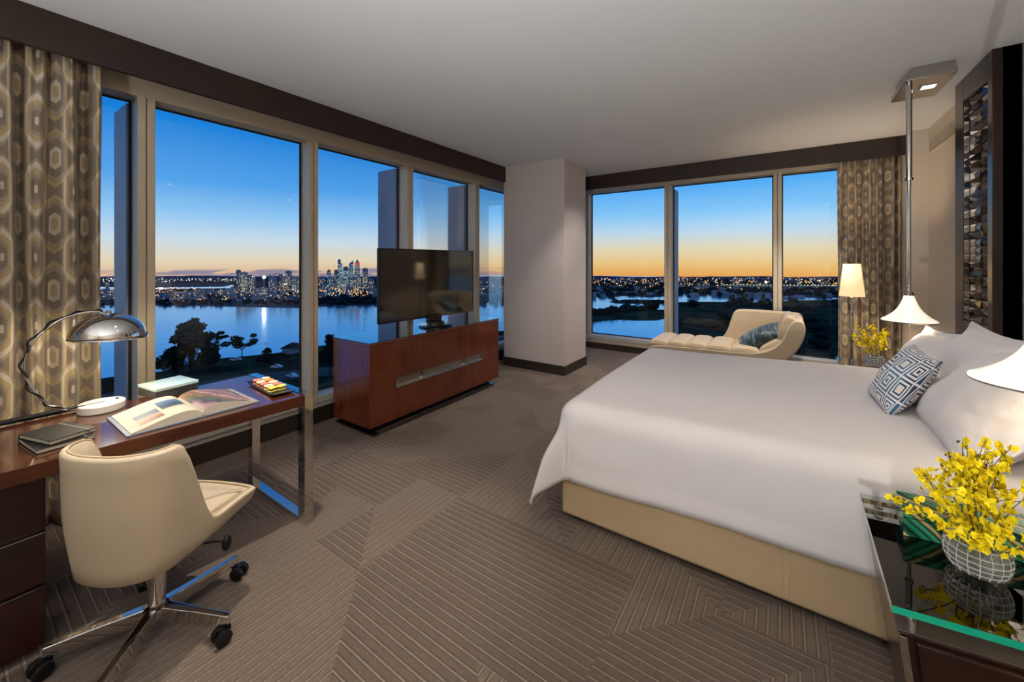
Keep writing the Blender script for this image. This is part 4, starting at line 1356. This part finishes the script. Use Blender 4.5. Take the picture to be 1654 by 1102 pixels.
rings.append(ring(lambda i, p: Vector((p[0] * .4, p[1] * .4, .43))))
m = MB()
vs = [v_ for r_ in rings for v_ in r_]
fs = []
for j in range(len(rings) - 1):
    for i in range(K):
        k = (i + 1) % K
        fs.append((j * K + i, j * K + k, (j + 1) * K + k, (j + 1) * K + i))
fs.append(tuple(range(K))[::-1]); fs.append(tuple(range((len(rings) - 1) * K, len(rings) * K)))
m.add(vs, fs)
m.build('shell', M['leather'], cc, local=True, smooth=True, angle=180)
m = MB(); m.tube([inset(i, p, .021) + Vector((0, 0, .0035)) for i, p in enumerate(loop)], .0032, 6, True)
m.build('piping', M['piping'], cc, local=True, smooth=True)
# seat cushion
def sring(d, z): return [Vector((inset(i, p, d).x, inset(i, p, d).y, z)) for i, p in enumerate(loop)]
rr_ = [sring(.05, .437), sring(.046, .452), sring(.054, .463)]
for k_, z_ in ((.82, .470), (.5, .476), (.15, .478)): rr_.append([Vector((inset(i, p, .054).x * k_, inset(i, p, .054).y * k_, z_)) for i, p in enumerate(loop)])
m = MB(); fs = []
for j in range(len(rr_) - 1):
    for i in range(K):
        k = (i + 1) % K; fs.append((j * K + i, j * K + k, (j + 1) * K + k, (j + 1) * K + i))
fs.append(tuple(range((len(rr_) - 1) * K, len(rr_) * K)))
m.add([v_ for r_ in rr_ for v_ in r_], fs)
m.build('seat', M['leather'], cc, local=True, smooth=True, angle=180)
MB().lathe([(.06, .325), (.06, .340)], 20).build('seat_plate', M['black'], cc, local=True)
MB().lathe([(.028, .10), (.028, .285), (.02, .29), (.02, .33)], 24).build('gas_column', M['chrome'], cc, local=True, smooth=True)
MB().lathe([(.045, .085), (.045, .118), (.032, .125), (.0, .126)], 24).build('hub', M['chrome'], cc, local=True, smooth=True)
MB().tube([(.06, .05, .318), (.16, .10, .312), (.185, .11, .305)], [.005, .005, .004], 8).build('lever', M['black'], cc, local=True, smooth=True)
MB().ico((.20, .12, .295), .022, 2, (.7, 1, 1.5)).build('lever_knob', M['black'], cc, local=True, smooth=True)
for k in range(5):
    a = math.radians(29 - 28 + 72 * k)
    mt = Matrix.Rotation(a, 4, 'Z')
    b = MB()
    prof = [(.02, .062, .122, .020), (.18, .066, .112, .014), (.315, .066, .100, .011)]
    vs = []
    for r_, zb, zt, hw in prof:
        vs += [mt @ Vector((r_, -hw, zb)), mt @ Vector((r_, hw, zb)), mt @ Vector((r_, hw, zt)), mt @ Vector((r_, -hw, zt))]
    fs = [(0, 3, 2, 1), (8, 9, 10, 11)]
    for j in range(2):
        for i in range(4):
            q = (i + 1) % 4; fs.append((j * 4 + i, j * 4 + q, j * 4 + 4 + q, j * 4 + 4 + i))
    b.add(vs, fs)
    arm = b.build('base_arm', M['chrome'], cc, local=True, bevel=.004, seg=3)
    sw = Matrix.Translation(mt @ Vector((.303, 0, 0))) @ Matrix.Rotation(a + 1.1 + k * .9, 4, 'Z')
    cst = MB()
    for yy in (-.019, .019):
        cst.lathe([(.0, -.011), (.024, -.011), (.029, -.007), (.029, .007), (.024, .011), (0, .011)], 22, (0, 0, 0), sw @ Matrix.Translation((-.018, yy, .0295)) @ Matrix.Rotation(PI / 2, 4, 'X'))
    cst.box(-.03, .012, -.008, .008, .022, .058, sw)
    cst.lathe([(.006, .05), (.006, .080)], 10, (0, 0, 0), sw)
    cst.build('castor', M['black'], cc, local=True, smooth=True)

# ================================================================== OUTSIDE: river, parkland, city
ZG = -43.5
def gpt(px, py): return at(px, py, ZG)
def land(name, poly, m, h, label, z0=None):
    b = MB(); pts = [gpt(*p) for p in poly]
    b.prism([(p.x, p.y) for p in pts], (ZG - .5) if z0 is None else z0, ZG + h)
    o = b.build(name, m); o['kind'] = 'structure'; o['label'] = label
    return o
b = MB(); b.lathe([(1300, ZG - 1), (1300, ZG)], 96)
o = b.build('river', M['water']); o['kind'] = 'structure'; o['label'] = 'broad blue river below the windows'
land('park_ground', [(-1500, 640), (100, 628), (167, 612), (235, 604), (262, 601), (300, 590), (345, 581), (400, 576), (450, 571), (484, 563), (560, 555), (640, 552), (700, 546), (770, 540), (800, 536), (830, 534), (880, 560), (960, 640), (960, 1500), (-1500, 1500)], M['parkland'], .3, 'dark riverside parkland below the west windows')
FAR = [(60, 492), (170, 493), (250, 493.5), (330, 494), (440, 496.5), (484, 497), (520, 495), (570, 493.5), (615, 492), (700, 490), (770, 489), (850, 486), (905, 481), (955, 478.5), (1010, 478), (1045, 480), (1070, 479), (1095, 473), (1150, 472.5), (1195, 472), (1206, 476), (1300, 480), (1500, 484), (1500, 449), (1300, 449.2), (1100, 448.5), (900, 449), (700, 450), (500, 451), (385, 452), (372, 466), (250, 468), (160, 469), (60, 470)]
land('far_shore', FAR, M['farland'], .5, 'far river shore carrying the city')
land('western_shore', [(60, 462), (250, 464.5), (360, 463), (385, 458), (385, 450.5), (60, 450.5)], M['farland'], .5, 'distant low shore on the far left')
land('wooded_point', [(985, 488), (1010, 484.5), (1050, 485), (1090, 486), (1090, 491.5), (1030, 490.5), (998, 490)], M['parkland'], .5, 'dark point of land in the river')
land('river_spit', [(930, 508), (951, 505), (1000, 499), (1040, 495.5), (1056, 496), (1062, 501), (1095, 502), (1095, 510), (1060, 517), (1030, 517.5), (1000, 516), (975, 518), (951, 521), (930, 522)], M['parkland'], .5, 'green spit with a row of trees across the river')
land('woodland_ground', [(1093, 489), (1140, 488.5), (1180, 489), (1230, 489), (1300, 486), (1500, 484), (1800, 560), (1800, 1500), (1085, 1500), (1085, 640), (1076, 560), (1080, 512)], M['parkland'], .6, 'dark woodland floor below the north windows')
# low ridge along the horizon
b = MB()
n = 160
vs = []
for i in range(n + 1):
    px = -200 + 2200 * i / n
    p = atd(px, 1010); h = 4.2 + 4.2 * (mnoise.noise((px * .012, 0, 0)) + .5 * mnoise.noise((px * .05, 3, 0))) + (2.5 if 300 < px < 385 else 0)
    for d, z in ((1.0, ZG - .5), (1.02, ZG + max(1., h)), (1.09, ZG + max(1., h) * .9), (1.1, ZG - .5)):
        vs.append((p.x * d, p.y * d, z))
fs = []
for i in range(n):
    for k in range(3):
        a = i * 4 + k; fs.append((a, a + 4, a + 5, a + 1))
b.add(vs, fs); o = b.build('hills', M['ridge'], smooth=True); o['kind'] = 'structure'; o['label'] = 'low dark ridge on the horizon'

# towers
def tower(px0, px1, py_top, py_base, label, m, shape='flat', win='w', dens=.35, group=None, seed=0, dd=None):
    rr = random.Random(seed * 13 + int(px0 * 7))
    D = CF * (CH - ZG) / (py_base - CY)
    c = atd((px0 + px1) / 2, D)
    w = (px1 - px0) / CF * D * .92
    zt = CH - (py_top - CY) / CF * D
    dp = dd or w * .8
    ang = math.atan2(c.y, c.x) - PI / 2 + YAW * 0
    mt = Matrix.Translation((c.x, c.y, 0)) @ Matrix.Rotation(ang, 4, 'Z')
    t = thing('tower_block', label, 'building', (c.x, c.y, ZG), 0, group)
    b = MB()
    if shape == 'slant':
        b.box(-w / 2, w / 2, 0, dp, ZG, zt - w * .9, mt)
        vs = [mt @ Vector(p) for p in ((-w / 2, 0, zt - w * .9), (w / 2, 0, zt - w * .9), (w / 2, 0, zt), (-w / 2, dp, zt - w * .9), (w / 2, dp, zt - w * .9), (w / 2, dp, zt))]
        b.add(vs, [(0, 1, 2), (5, 4, 3), (0, 2, 5, 3), (1, 4, 5, 2)])
    elif shape == 'step':
        b.box(-w / 2, w / 2, 0, dp, ZG, zt - (zt - ZG) * .13, mt); b.box(-w / 2, w * .12, dp * .1, dp * .9, zt - (zt - ZG) * .13, zt, mt)
    elif shape == 'crown':
        b.box(-w / 2, w / 2, 0, dp, ZG, zt - (zt - ZG) * .08, mt); b.box(-w * .22, w * .22, dp * .2, dp * .8, zt - (zt - ZG) * .08, zt, mt)
    elif shape == 'round':
        b.box(-w / 2, w / 2, 0, dp, ZG, zt - w * .45, mt)
        b.box(-w * .36, w * .36, dp * .1, dp * .9, zt - w * .45, zt - w * .15, mt); b.box(-w * .2, w * .2, dp * .2, dp * .8, zt - w * .15, zt, mt)
    else:
        b.box(-w / 2, w / 2, 0, dp, ZG, zt, mt); b.box(-w * .2, w * .15, dp * .3, dp * .7, zt, zt + (zt - ZG) * .03, mt)
    b.build('shaft', m, t)
    b = MB()
    fl = 2.0; ww = max(.7, w / 9)
    z = ZG + 2
    top = zt - w * .9 - 1 if shape == 'slant' else zt - (zt - ZG) * .14
    while z < top:
        k = -w / 2 + .3
        while k < w / 2 - ww * .8:
            if rr.random() < dens:
                L = ww * rr.choice((1, 1, 2)) if win != 'w' else ww * .7
                L = min(L, w / 2 - .2 - k)
                b.box(k, k + L, -.12, -.01, z, z + .95, mt)
            k += ww * 1.15
        z += fl
    if b.f: b.build('lit_windows', M['l_win'] if win == 'w' else M['l_winc'], t, kind='stuff')
    if shape == 'crown':
        MB().box(-w / 2, w / 2, -.15, -.01, zt - (zt - ZG) * .16, zt - (zt - ZG) * .1, mt).build('sign_band', M['l_red'], t)
    return t
TW_ = [
    (528, 534.5, 435.5, 470, 'dark rounded tower left of the tallest city towers', M['towerblue'], 'round', 'c', .3),
    (540, 546, 436.5, 470, 'grey slab tower just left of the stepped glass tower', M['towergrey'], 'flat', 'w', .3),
    (545.8, 553.2, 419, 470, 'tall stepped glass tower with a raised left edge', M['towerblue'], 'step', 'c', .6),
    (554.2, 563, 431.5, 471, 'broad flat topped office tower with lit bands between the tall towers', M['towerblue'], 'flat', 'c', .75),
    (563.6, 570.8, 420.5, 470, 'tall glass tower with a slanted pointed roof', M['towerblue'], 'slant', 'c', .55),
    (573, 581, 420, 470, 'tall tower with a red lit crown', M['towergrey'], 'crown', 'c', .5),
    (585.5, 594.5, 434, 470, 'grey office tower right of the red crowned one', M['towergrey'], 'crown' if False else 'flat', 'w', .45),
    (515.5, 525, 447, 472, 'low grey block at the left end of the city skyline', M['towergrey'], 'flat', 'w', .3),
    (534.5, 541, 449, 474, 'low pale block in front of the dark rounded tower', M['concrete'], 'flat', 'w', .4),
    (552, 560, 451, 476, 'small lit block at the foot of the stepped tower', M['concrete'], 'flat', 'w', .5),
    (566, 576, 449, 475, 'wide pale block at the foot of the slanted tower', M['concrete'], 'flat', 'w', .5),
    (577, 584, 445, 474, 'pale narrow block under the red crowned tower', M['concrete'], 'step', 'w', .5),
    (595, 603, 451, 475, 'low block at the right end of the city skyline', M['towergrey'], 'flat', 'w', .3),
    (381.5, 389, 436.5, 475, 'dark tall half of the twin apartment tower on the left bank', M['towergrey'], 'flat', 'w', .25),
    (389.5, 399.8, 440, 476, 'pale half of the twin apartment tower on the left bank', M['concrete'], 'flat', 'w', .45),
    (401, 412.5, 444, 475, 'brown apartment block beside the twin tower', M['towergrey'], 'step', 'w', .35),
    (434.5, 447.5, 448, 474, 'building under the crane right of the floodlight', M['towergrey'], 'flat', 'w', .25),
    (450.5, 459.5, 443, 472, 'grey stepped block right of the crane', M['towergrey'], 'step', 'w', .25),
    (461, 471, 438, 472, 'dark apartment tower near the second window mullion', M['towergrey'], 'flat', 'w', .3),
    (472, 484, 447.5, 473, 'broad low block beside the second window mullion', M['concrete'], 'flat', 'w', .3),
    (366, 381, 466, 478, 'low pale hall left of the twin tower', M['concrete'], 'flat', 'w', .1),
    (413, 432, 466, 480, 'long low lit hall under the floodlight mast', M['concrete'], 'flat', 'w', .6),
    (171, 176, 455, 472, 'small tower seen between the desk curtain and the outer fin', M['towergrey'], 'flat', 'w', .3)]
for i, a in enumerate(TW_): tower(*a, seed=i)

# floodlight mast and crane
def mast(px, py_top, py_base, label, lamp_r, m, k=.5):
    D = CF * (CH - ZG) / (py_base - CY); c = atd(px, D); zt = CH - (py_top - CY) / CF * D
    t = thing('floodlight_mast', label, 'light', (c.x, c.y, ZG))
    MB().lathe([(k, ZG), (k * .6, zt)], 10, (c.x, c.y, 0)).build('pole', M['concrete'], t)
    MB().ico((c.x, c.y, zt), lamp_r, 2).build('lamp_head', m, t)
mast(426.5, 448, 478, 'bright white floodlight mast over the river bank', 1.7, M['l_flood'], .8)
mast(408, 447, 478, 'slim mast with a small lamp left of the bright floodlight', .7, M['l_white'], .5)
def crane(px, py_top, py_base):
    D = CF * (CH - ZG) / (py_base - CY); c = atd(px, D); zt = CH - (py_top - CY) / CF * D
    t = thing('tower_crane', 'tower crane standing over a building right of the floodlight', 'crane', (c.x, c.y, ZG))
    MB().box(c.x - .5, c.x + .5, c.y - .5, c.y + .5, ZG, zt).build('crane_mast', M['towergrey'], t)
    u = Vector((RV.x, RV.y, 0))
    a = Vector((c.x, c.y, zt - 3)); MB().tube([a - u * 5, a, a + u * 12 + Vector((0, 0, 4.5))], .45, 6).build('jib', M['towergrey'], t)
crane(436, 443, 474)
mast(1237, 456, 470, 'bright white light on the far shore above the chaise back', 1.3, M['l_flood'], .4)
mast(1270, 454.5, 470, 'white light on the far shore right of the slim mullion', .8, M['l_white'], .4)

# bridge
pts = [gpt(1165, 472.5), gpt(1420, 476)]
pts = [atd(1165, 640), atd(1500, 600)]
br = thing('river_bridge', 'long low bridge lined with greenish lamps', 'bridge', (pts[0].x, pts[0].y, ZG))
dv = (pts[1] - pts[0]); L = dv.length; ang = math.atan2(dv.y, dv.x)
mt = Matrix.Translation((pts[0].x, pts[0].y, ZG)) @ Matrix.Rotation(ang, 4, 'Z')
MB().box(0, L, -4, 4, 5.5, 7.5, mt).build('deck', M['concrete'], br)
for k in range(14):
    x = L * (k + .5) / 14
    MB().box(x - 1.2, x + 1.2, -3.5, 3.5, -.5, 5.5, mt).build('pier', M['concrete'], br)
b = MB()
for k in range(60): b.ico(mt @ Vector((L * (k + .5) / 60, -4.6, 8.3)), .75, 1)
b.build('lamps', M['l_green'], br, kind='stuff')

# uncountable town lights, low roofs and tree belts on the far shores
def scatter(name, label, m, n, fn, r0, r1, cat='lights', seed=1, ht=(1., 7.), stretch=1.):
    rr = random.Random(seed); b = MB()
    for _ in range(n):
        px, D = fn(rr); c = atd(px, D)
        b.ico((c.x, c.y, ZG + rr.uniform(*ht)), rr.uniform(r0, r1) * D / 700, 0 if r1 < 1.2 else 1)
    o = b.build(name, m); o['kind'] = 'stuff'; o['label'] = label; o['category'] = cat
    return o
def shoreband(rr):
    px = rr.uniform(505, 1380); return px, (rr.uniform(470, 930) if px < 905 else rr.uniform(600, 960))
def westband(rr): return rr.uniform(160, 490), rr.uniform(430, 620)
def westfar(rr): return rr.uniform(160, 385), rr.uniform(820, 960)
def northband(rr): return rr.uniform(940, 1380), 600 + 360 * rr.random() ** .7
def cbd(rr): return rr.gauss(560, 38), rr.uniform(480, 640)
scatter('town_lights', 'scattered warm street lights across the far shore', M['l_warm'], 230, shoreband, .45, .95, seed=2)
scatter('town_lights', 'scattered white street lights across the far shore', M['l_white'], 180, shoreband, .4, .85, seed=3)
scatter('town_lights', 'orange lights strung along the left bank', M['l_warm'], 170, westband, .45, .95, seed=4)
scatter('town_lights', 'pale lights dotted over the left bank', M['l_white'], 120, westband, .4, .75, seed=5)
scatter('town_lights', 'tiny lights on the distant western hills', M['l_white'], 130, westfar, .45, .8, seed=6)
scatter('town_lights', 'warm suburb lights under the northern sunset', M['l_warm'], 200, northband, .4, .9, seed=7)
scatter('town_lights', 'white suburb lights under the northern sunset', M['l_white'], 120, northband, .35, .75, seed=8)
scatter('town_lights', 'cool lights at the foot of the city towers', M['l_cool'], 130, cbd, .4, .8, seed=9)
scatter('town_lights', 'glowing orange lights below the city towers', M['l_warm'], 90, cbd, .6, 1.25, seed=10)
scatter('tree_belt', 'dark tree belt along the far shore', M['leafdark'], 900, lambda rr: ((lambda px: (px, (rr.uniform(405, 470) if px < 900 else rr.uniform(520, 620)) if rr.random() < .5 else rr.uniform(470, 900)))(rr.uniform(490, 1400))), 3., 6.5, 'trees', 12, (0., 2.5))
scatter('tree_belt', 'dark tree belt along the left bank', M['leafdark'], 240, lambda rr: (rr.uniform(150, 490), rr.uniform(402, 440) if rr.random() < .6 else rr.uniform(450, 620)), 2.4, 5., 'trees', 13, (0., 2.))
rr = random.Random(31); b = MB()
for _ in range(420):
    px, D = (rr.uniform(500, 1380), rr.uniform(480, 930)) if rr.random() < .8 else (rr.uniform(160, 490), rr.uniform(440, 600))
    c = atd(px, D); w = rr.uniform(4, 11); h = rr.uniform(2.5, 8) * (1.4 if 500 < px < 620 else .8)
    b.box(-w / 2, w / 2, -3, 3, ZG, ZG + h, Matrix.Translation((c.x, c.y, 0)) @ Matrix.Rotation(rr.uniform(0, 3), 4, 'Z'))
o = b.build('low_roofs', M['towergrey']); o['kind'] = 'stuff'; o['label'] = 'crowd of low roofs spread over the far shore'; o['category'] = 'buildings'

# trees with leaves
def foliage(b, blobs, n, s, rr):
    tot = sum(r ** 2 for _, r, _ in blobs)
    for c, r, sq in blobs:
        for _ in range(int(n * r * r / tot)):
            d = Vector((rr.gauss(0, 1), rr.gauss(0, 1), rr.gauss(0, 1))).normalized() * r * rr.uniform(.55, 1.05)
            p = Vector(c) + Vector((d.x, d.y, d.z * sq))
            u = Vector((rr.uniform(-1, 1), rr.uniform(-1, 1), rr.uniform(-1, 1))).normalized()
            w = u.cross(Vector((rr.uniform(-1, 1), rr.uniform(-1, 1), rr.uniform(-1, 1)))).normalized()
            k = s * rr.uniform(.6, 1.4)
            b.add([p - u * k, p + w * k * .6, p + u * k, p - w * k * .6], [(0, 1, 2, 3)])
def tree(px, py_base, height, spread, kind, label, n, s, seed, group=None):
    rr = random.Random(seed); c = gpt(px, py_base); c.z = ZG + .3
    t = thing('tree', label, 'tree', c, 0, group)
    tk = MB(); fo = MB(); blobs = []
    h0 = height * {'dense': .18, 'umbrella': .62, 'low': .35}[kind]
    top = Vector((c.x, c.y, c.z + h0))
    tk.tube([c, (c + top) / 2 + Vector((rr.uniform(-.3, .3), 0, 0)), top], [height * .022, height * .018, height * .014], 8)
    nb = {'dense': 36, 'umbrella': 11, 'low': 12}[kind]
    for i in range(nb):
        if kind == 'dense':
            f = rr.random(); z = h0 + (height - h0) * (.1 + .86 * f); rad = spread * (1 - .86 * f ** 1.1) * rr.uniform(.2, .95); r = spread * rr.uniform(.22, .36) * (1.1 - .5 * f); sq = .8
        elif kind == 'umbrella':
            z = height * rr.uniform(.78, .95); rad = spread * rr.uniform(.1, .85); r = spread * rr.uniform(.2, .3); sq = .5
        else:
            z = height * rr.uniform(.5, .88); rad = spread * rr.uniform(.1, .9); r = spread * rr.uniform(.16, .28); sq = .6
        a = rr.uniform(0, 2 * PI)
        p = Vector((c.x + rad * math.cos(a), c.y + rad * math.sin(a), c.z + z))
        blobs.append((p, r, sq))
        tk.tube([top - Vector((0, 0, height * .04)), top.lerp(p, .5) + Vector((0, 0, height * .02)), p], [height * .010, height * .007, height * .003], 5)
    foliage(fo, blobs, n, s, rr)
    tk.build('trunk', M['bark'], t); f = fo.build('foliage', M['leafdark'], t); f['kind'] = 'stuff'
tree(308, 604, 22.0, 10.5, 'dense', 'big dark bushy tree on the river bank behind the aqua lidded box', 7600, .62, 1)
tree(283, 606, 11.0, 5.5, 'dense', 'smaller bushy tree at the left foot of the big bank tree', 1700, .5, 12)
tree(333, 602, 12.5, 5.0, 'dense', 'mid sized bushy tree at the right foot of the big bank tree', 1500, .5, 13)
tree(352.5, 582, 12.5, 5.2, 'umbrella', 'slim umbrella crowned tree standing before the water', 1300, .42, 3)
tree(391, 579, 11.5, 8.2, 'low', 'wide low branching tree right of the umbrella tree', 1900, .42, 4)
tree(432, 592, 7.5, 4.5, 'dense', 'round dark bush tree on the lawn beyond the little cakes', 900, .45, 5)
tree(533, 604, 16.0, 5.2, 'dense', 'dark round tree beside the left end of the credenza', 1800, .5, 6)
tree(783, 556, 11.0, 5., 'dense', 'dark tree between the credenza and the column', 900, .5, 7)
tree(180, 640, 5.0, 2.6, 'dense', 'small dark tree seen right of the desk curtain', 500, .4, 8)
# woodland crowns: one shape, many copies
rr = random.Random(77)
b = MB()
for _ in range(9):
    b.ico((rr.uniform(-3, 3), rr.uniform(-3, 3), rr.uniform(3, 6.5)), rr.uniform(1.8, 3.2), 2, (1, 1, .8), 0.)
b.v = [tuple(Vector(v) + Vector((mnoise.noise(Vector(v) * .9), mnoise.noise(Vector(v) * .9 + Vector((5, 0, 0))), mnoise.noise(Vector(v) * .9 + Vector((0, 9, 0))))) * .9) for v in b.v]
b.lathe([(.5, 0), (.3, 4)], 6)
wsrc = None
def woodtree(c, k, label, group):
    global wsrc
    if wsrc is None: wsrc = b.build('woodland_tree', M['leafdark'], loc=(0, 0, 0)); o = wsrc
    else: o = wsrc.copy(); C.objects.link(o)
    o.location = (c.x, c.y, ZG + .3); o.scale = (k, k, k * rr.uniform(.8, 1.2)); o.rotation_euler = (0, 0, rr.uniform(0, 6.28))
    tag(o, label, 'tree', group)
for i in range(70):
    py = 491 + 150 * rr.random() ** 1.6; px = rr.uniform(1090 - (py - 490) * .06, 1420)
    woodtree(gpt(px, py), rr.uniform(.6, 1.05), 'dark crowned tree of the woodland below the north windows', 'trees of the dark woodland')
for i in range(26):
    px = 940 + 118 * i / 25 + rr.uniform(-2, 2); py = 506 - (px - 945) * .095 + rr.uniform(0, 3)
    woodtree(gpt(px, py + 3), rr.uniform(.6, .9), 'dark crowned tree in the row along the river spit', 'trees in a row on the river spit')
for i in range(14):
    px = rr.uniform(990, 1088); py = rr.uniform(487, 490)
    woodtree(gpt(px, py), rr.uniform(.25, .42), 'small dark tree on the wooded point in the river', 'trees on the wooded point')
for i in range(9):
    woodtree(gpt(rr.uniform(770, 815), rr.uniform(538, 560)), rr.uniform(.3, .5), 'small dark tree by the water left of the column', 'trees by the water left of the column')

# riverside pavilion, lawn lamp posts, road, parked cars
c = gpt(473, 570)
pv = thing('pavilion', 'small dark pavilion on the bank beside the second mullion', 'building', (c.x, c.y, ZG))
MB().box(c.x - 3.5, c.x + 3.5, c.y - 3.5, c.y + 3.5, ZG + .3, ZG + 3).build('walls', M['towerblue'], pv)
MB().lathe([(6.6, ZG + 3), (.3, ZG + 5.2)], 4, (c.x, c.y, 0)).build('roof', M['bark'], pv)
def lamppost(px, py, h, label, m=None):
    c = gpt(px, py); t = thing('lamp_post', label, 'light', (c.x, c.y, ZG))
    MB().lathe([(.09, ZG + .3), (.06, ZG + h)], 8, (c.x, c.y, 0)).build('pole', M['bark'], t)
    u = Vector((RV.x, RV.y, 0)) * .9
    p = Vector((c.x, c.y, ZG + h)); MB().tube([p - u, p, p + u], .07, 6).build('crossarm', M['bark'], t)
    for s_ in (-1, 1): MB().ico(p + u * s_ + Vector((0, 0, -.1)), .22, 1, (1, 1, .5)).build('lamp_head', m or M['bark'], t)
lamppost(430, 580, 7, 'thin twin armed lamp post on the lawn')
lamppost(588.5, 553, 13, 'tall twin armed lamp post in front of the river left of the television')
road = [(100, 648), (200, 634), (300, 622), (400, 607), (470, 600), (560, 592), (640, 590), (640, 602), (560, 606), (470, 614), (400, 622), (300, 640), (200, 654), (100, 670)]
land('park_road', road, M['road'], .36, 'road through the riverside park')
def car(px, py, rz, label, m):
    c = gpt(px, py)
    t = thing('car', label, 'car', (c.x, c.y, ZG + .36), rz)
    prof = smooth_poly([(-2.2, .3), (-2.2, .85), (-1.9, .95), (-1.3, 1.0), (-.75, 1.45), (.6, 1.45), (1.3, 1.0), (2.0, .9), (2.2, .75), (2.2, .3)], 1)
    MB().prism_xz(prof, -.85, .85).build('body', m, t, local=True, bevel=.05)
    MB().prism_xz([(-1.1, 1.0), (-.7, 1.38), (.55, 1.38), (1.1, 1.0)], -.87, .87).build('windows', M['blackgloss'], t, local=True)
    for x in (-1.4, 1.35):
        for y in (-.78, .78):
            MB().lathe([(0, -.1), (.32, -.1), (.32, .1), (0, .1)], 14, (0, 0, 0), Matrix.Translation((x, y, .32)) @ Matrix.Rotation(PI / 2, 4, 'X')).build('wheel', M['black'], t, local=True)
car(472, 611, .4, 'white car parked beyond the chrome corner of the desk', M['carwhite'])
car(481, 616, .5, 'dark car parked just right of the white one', M['carblue'])
car(381, 584, .9, 'pale car on the park road below the low branching tree', M['carwhite'])
car(447, 596, .7, 'white car on the park road beyond the little cakes', M['carwhite'])
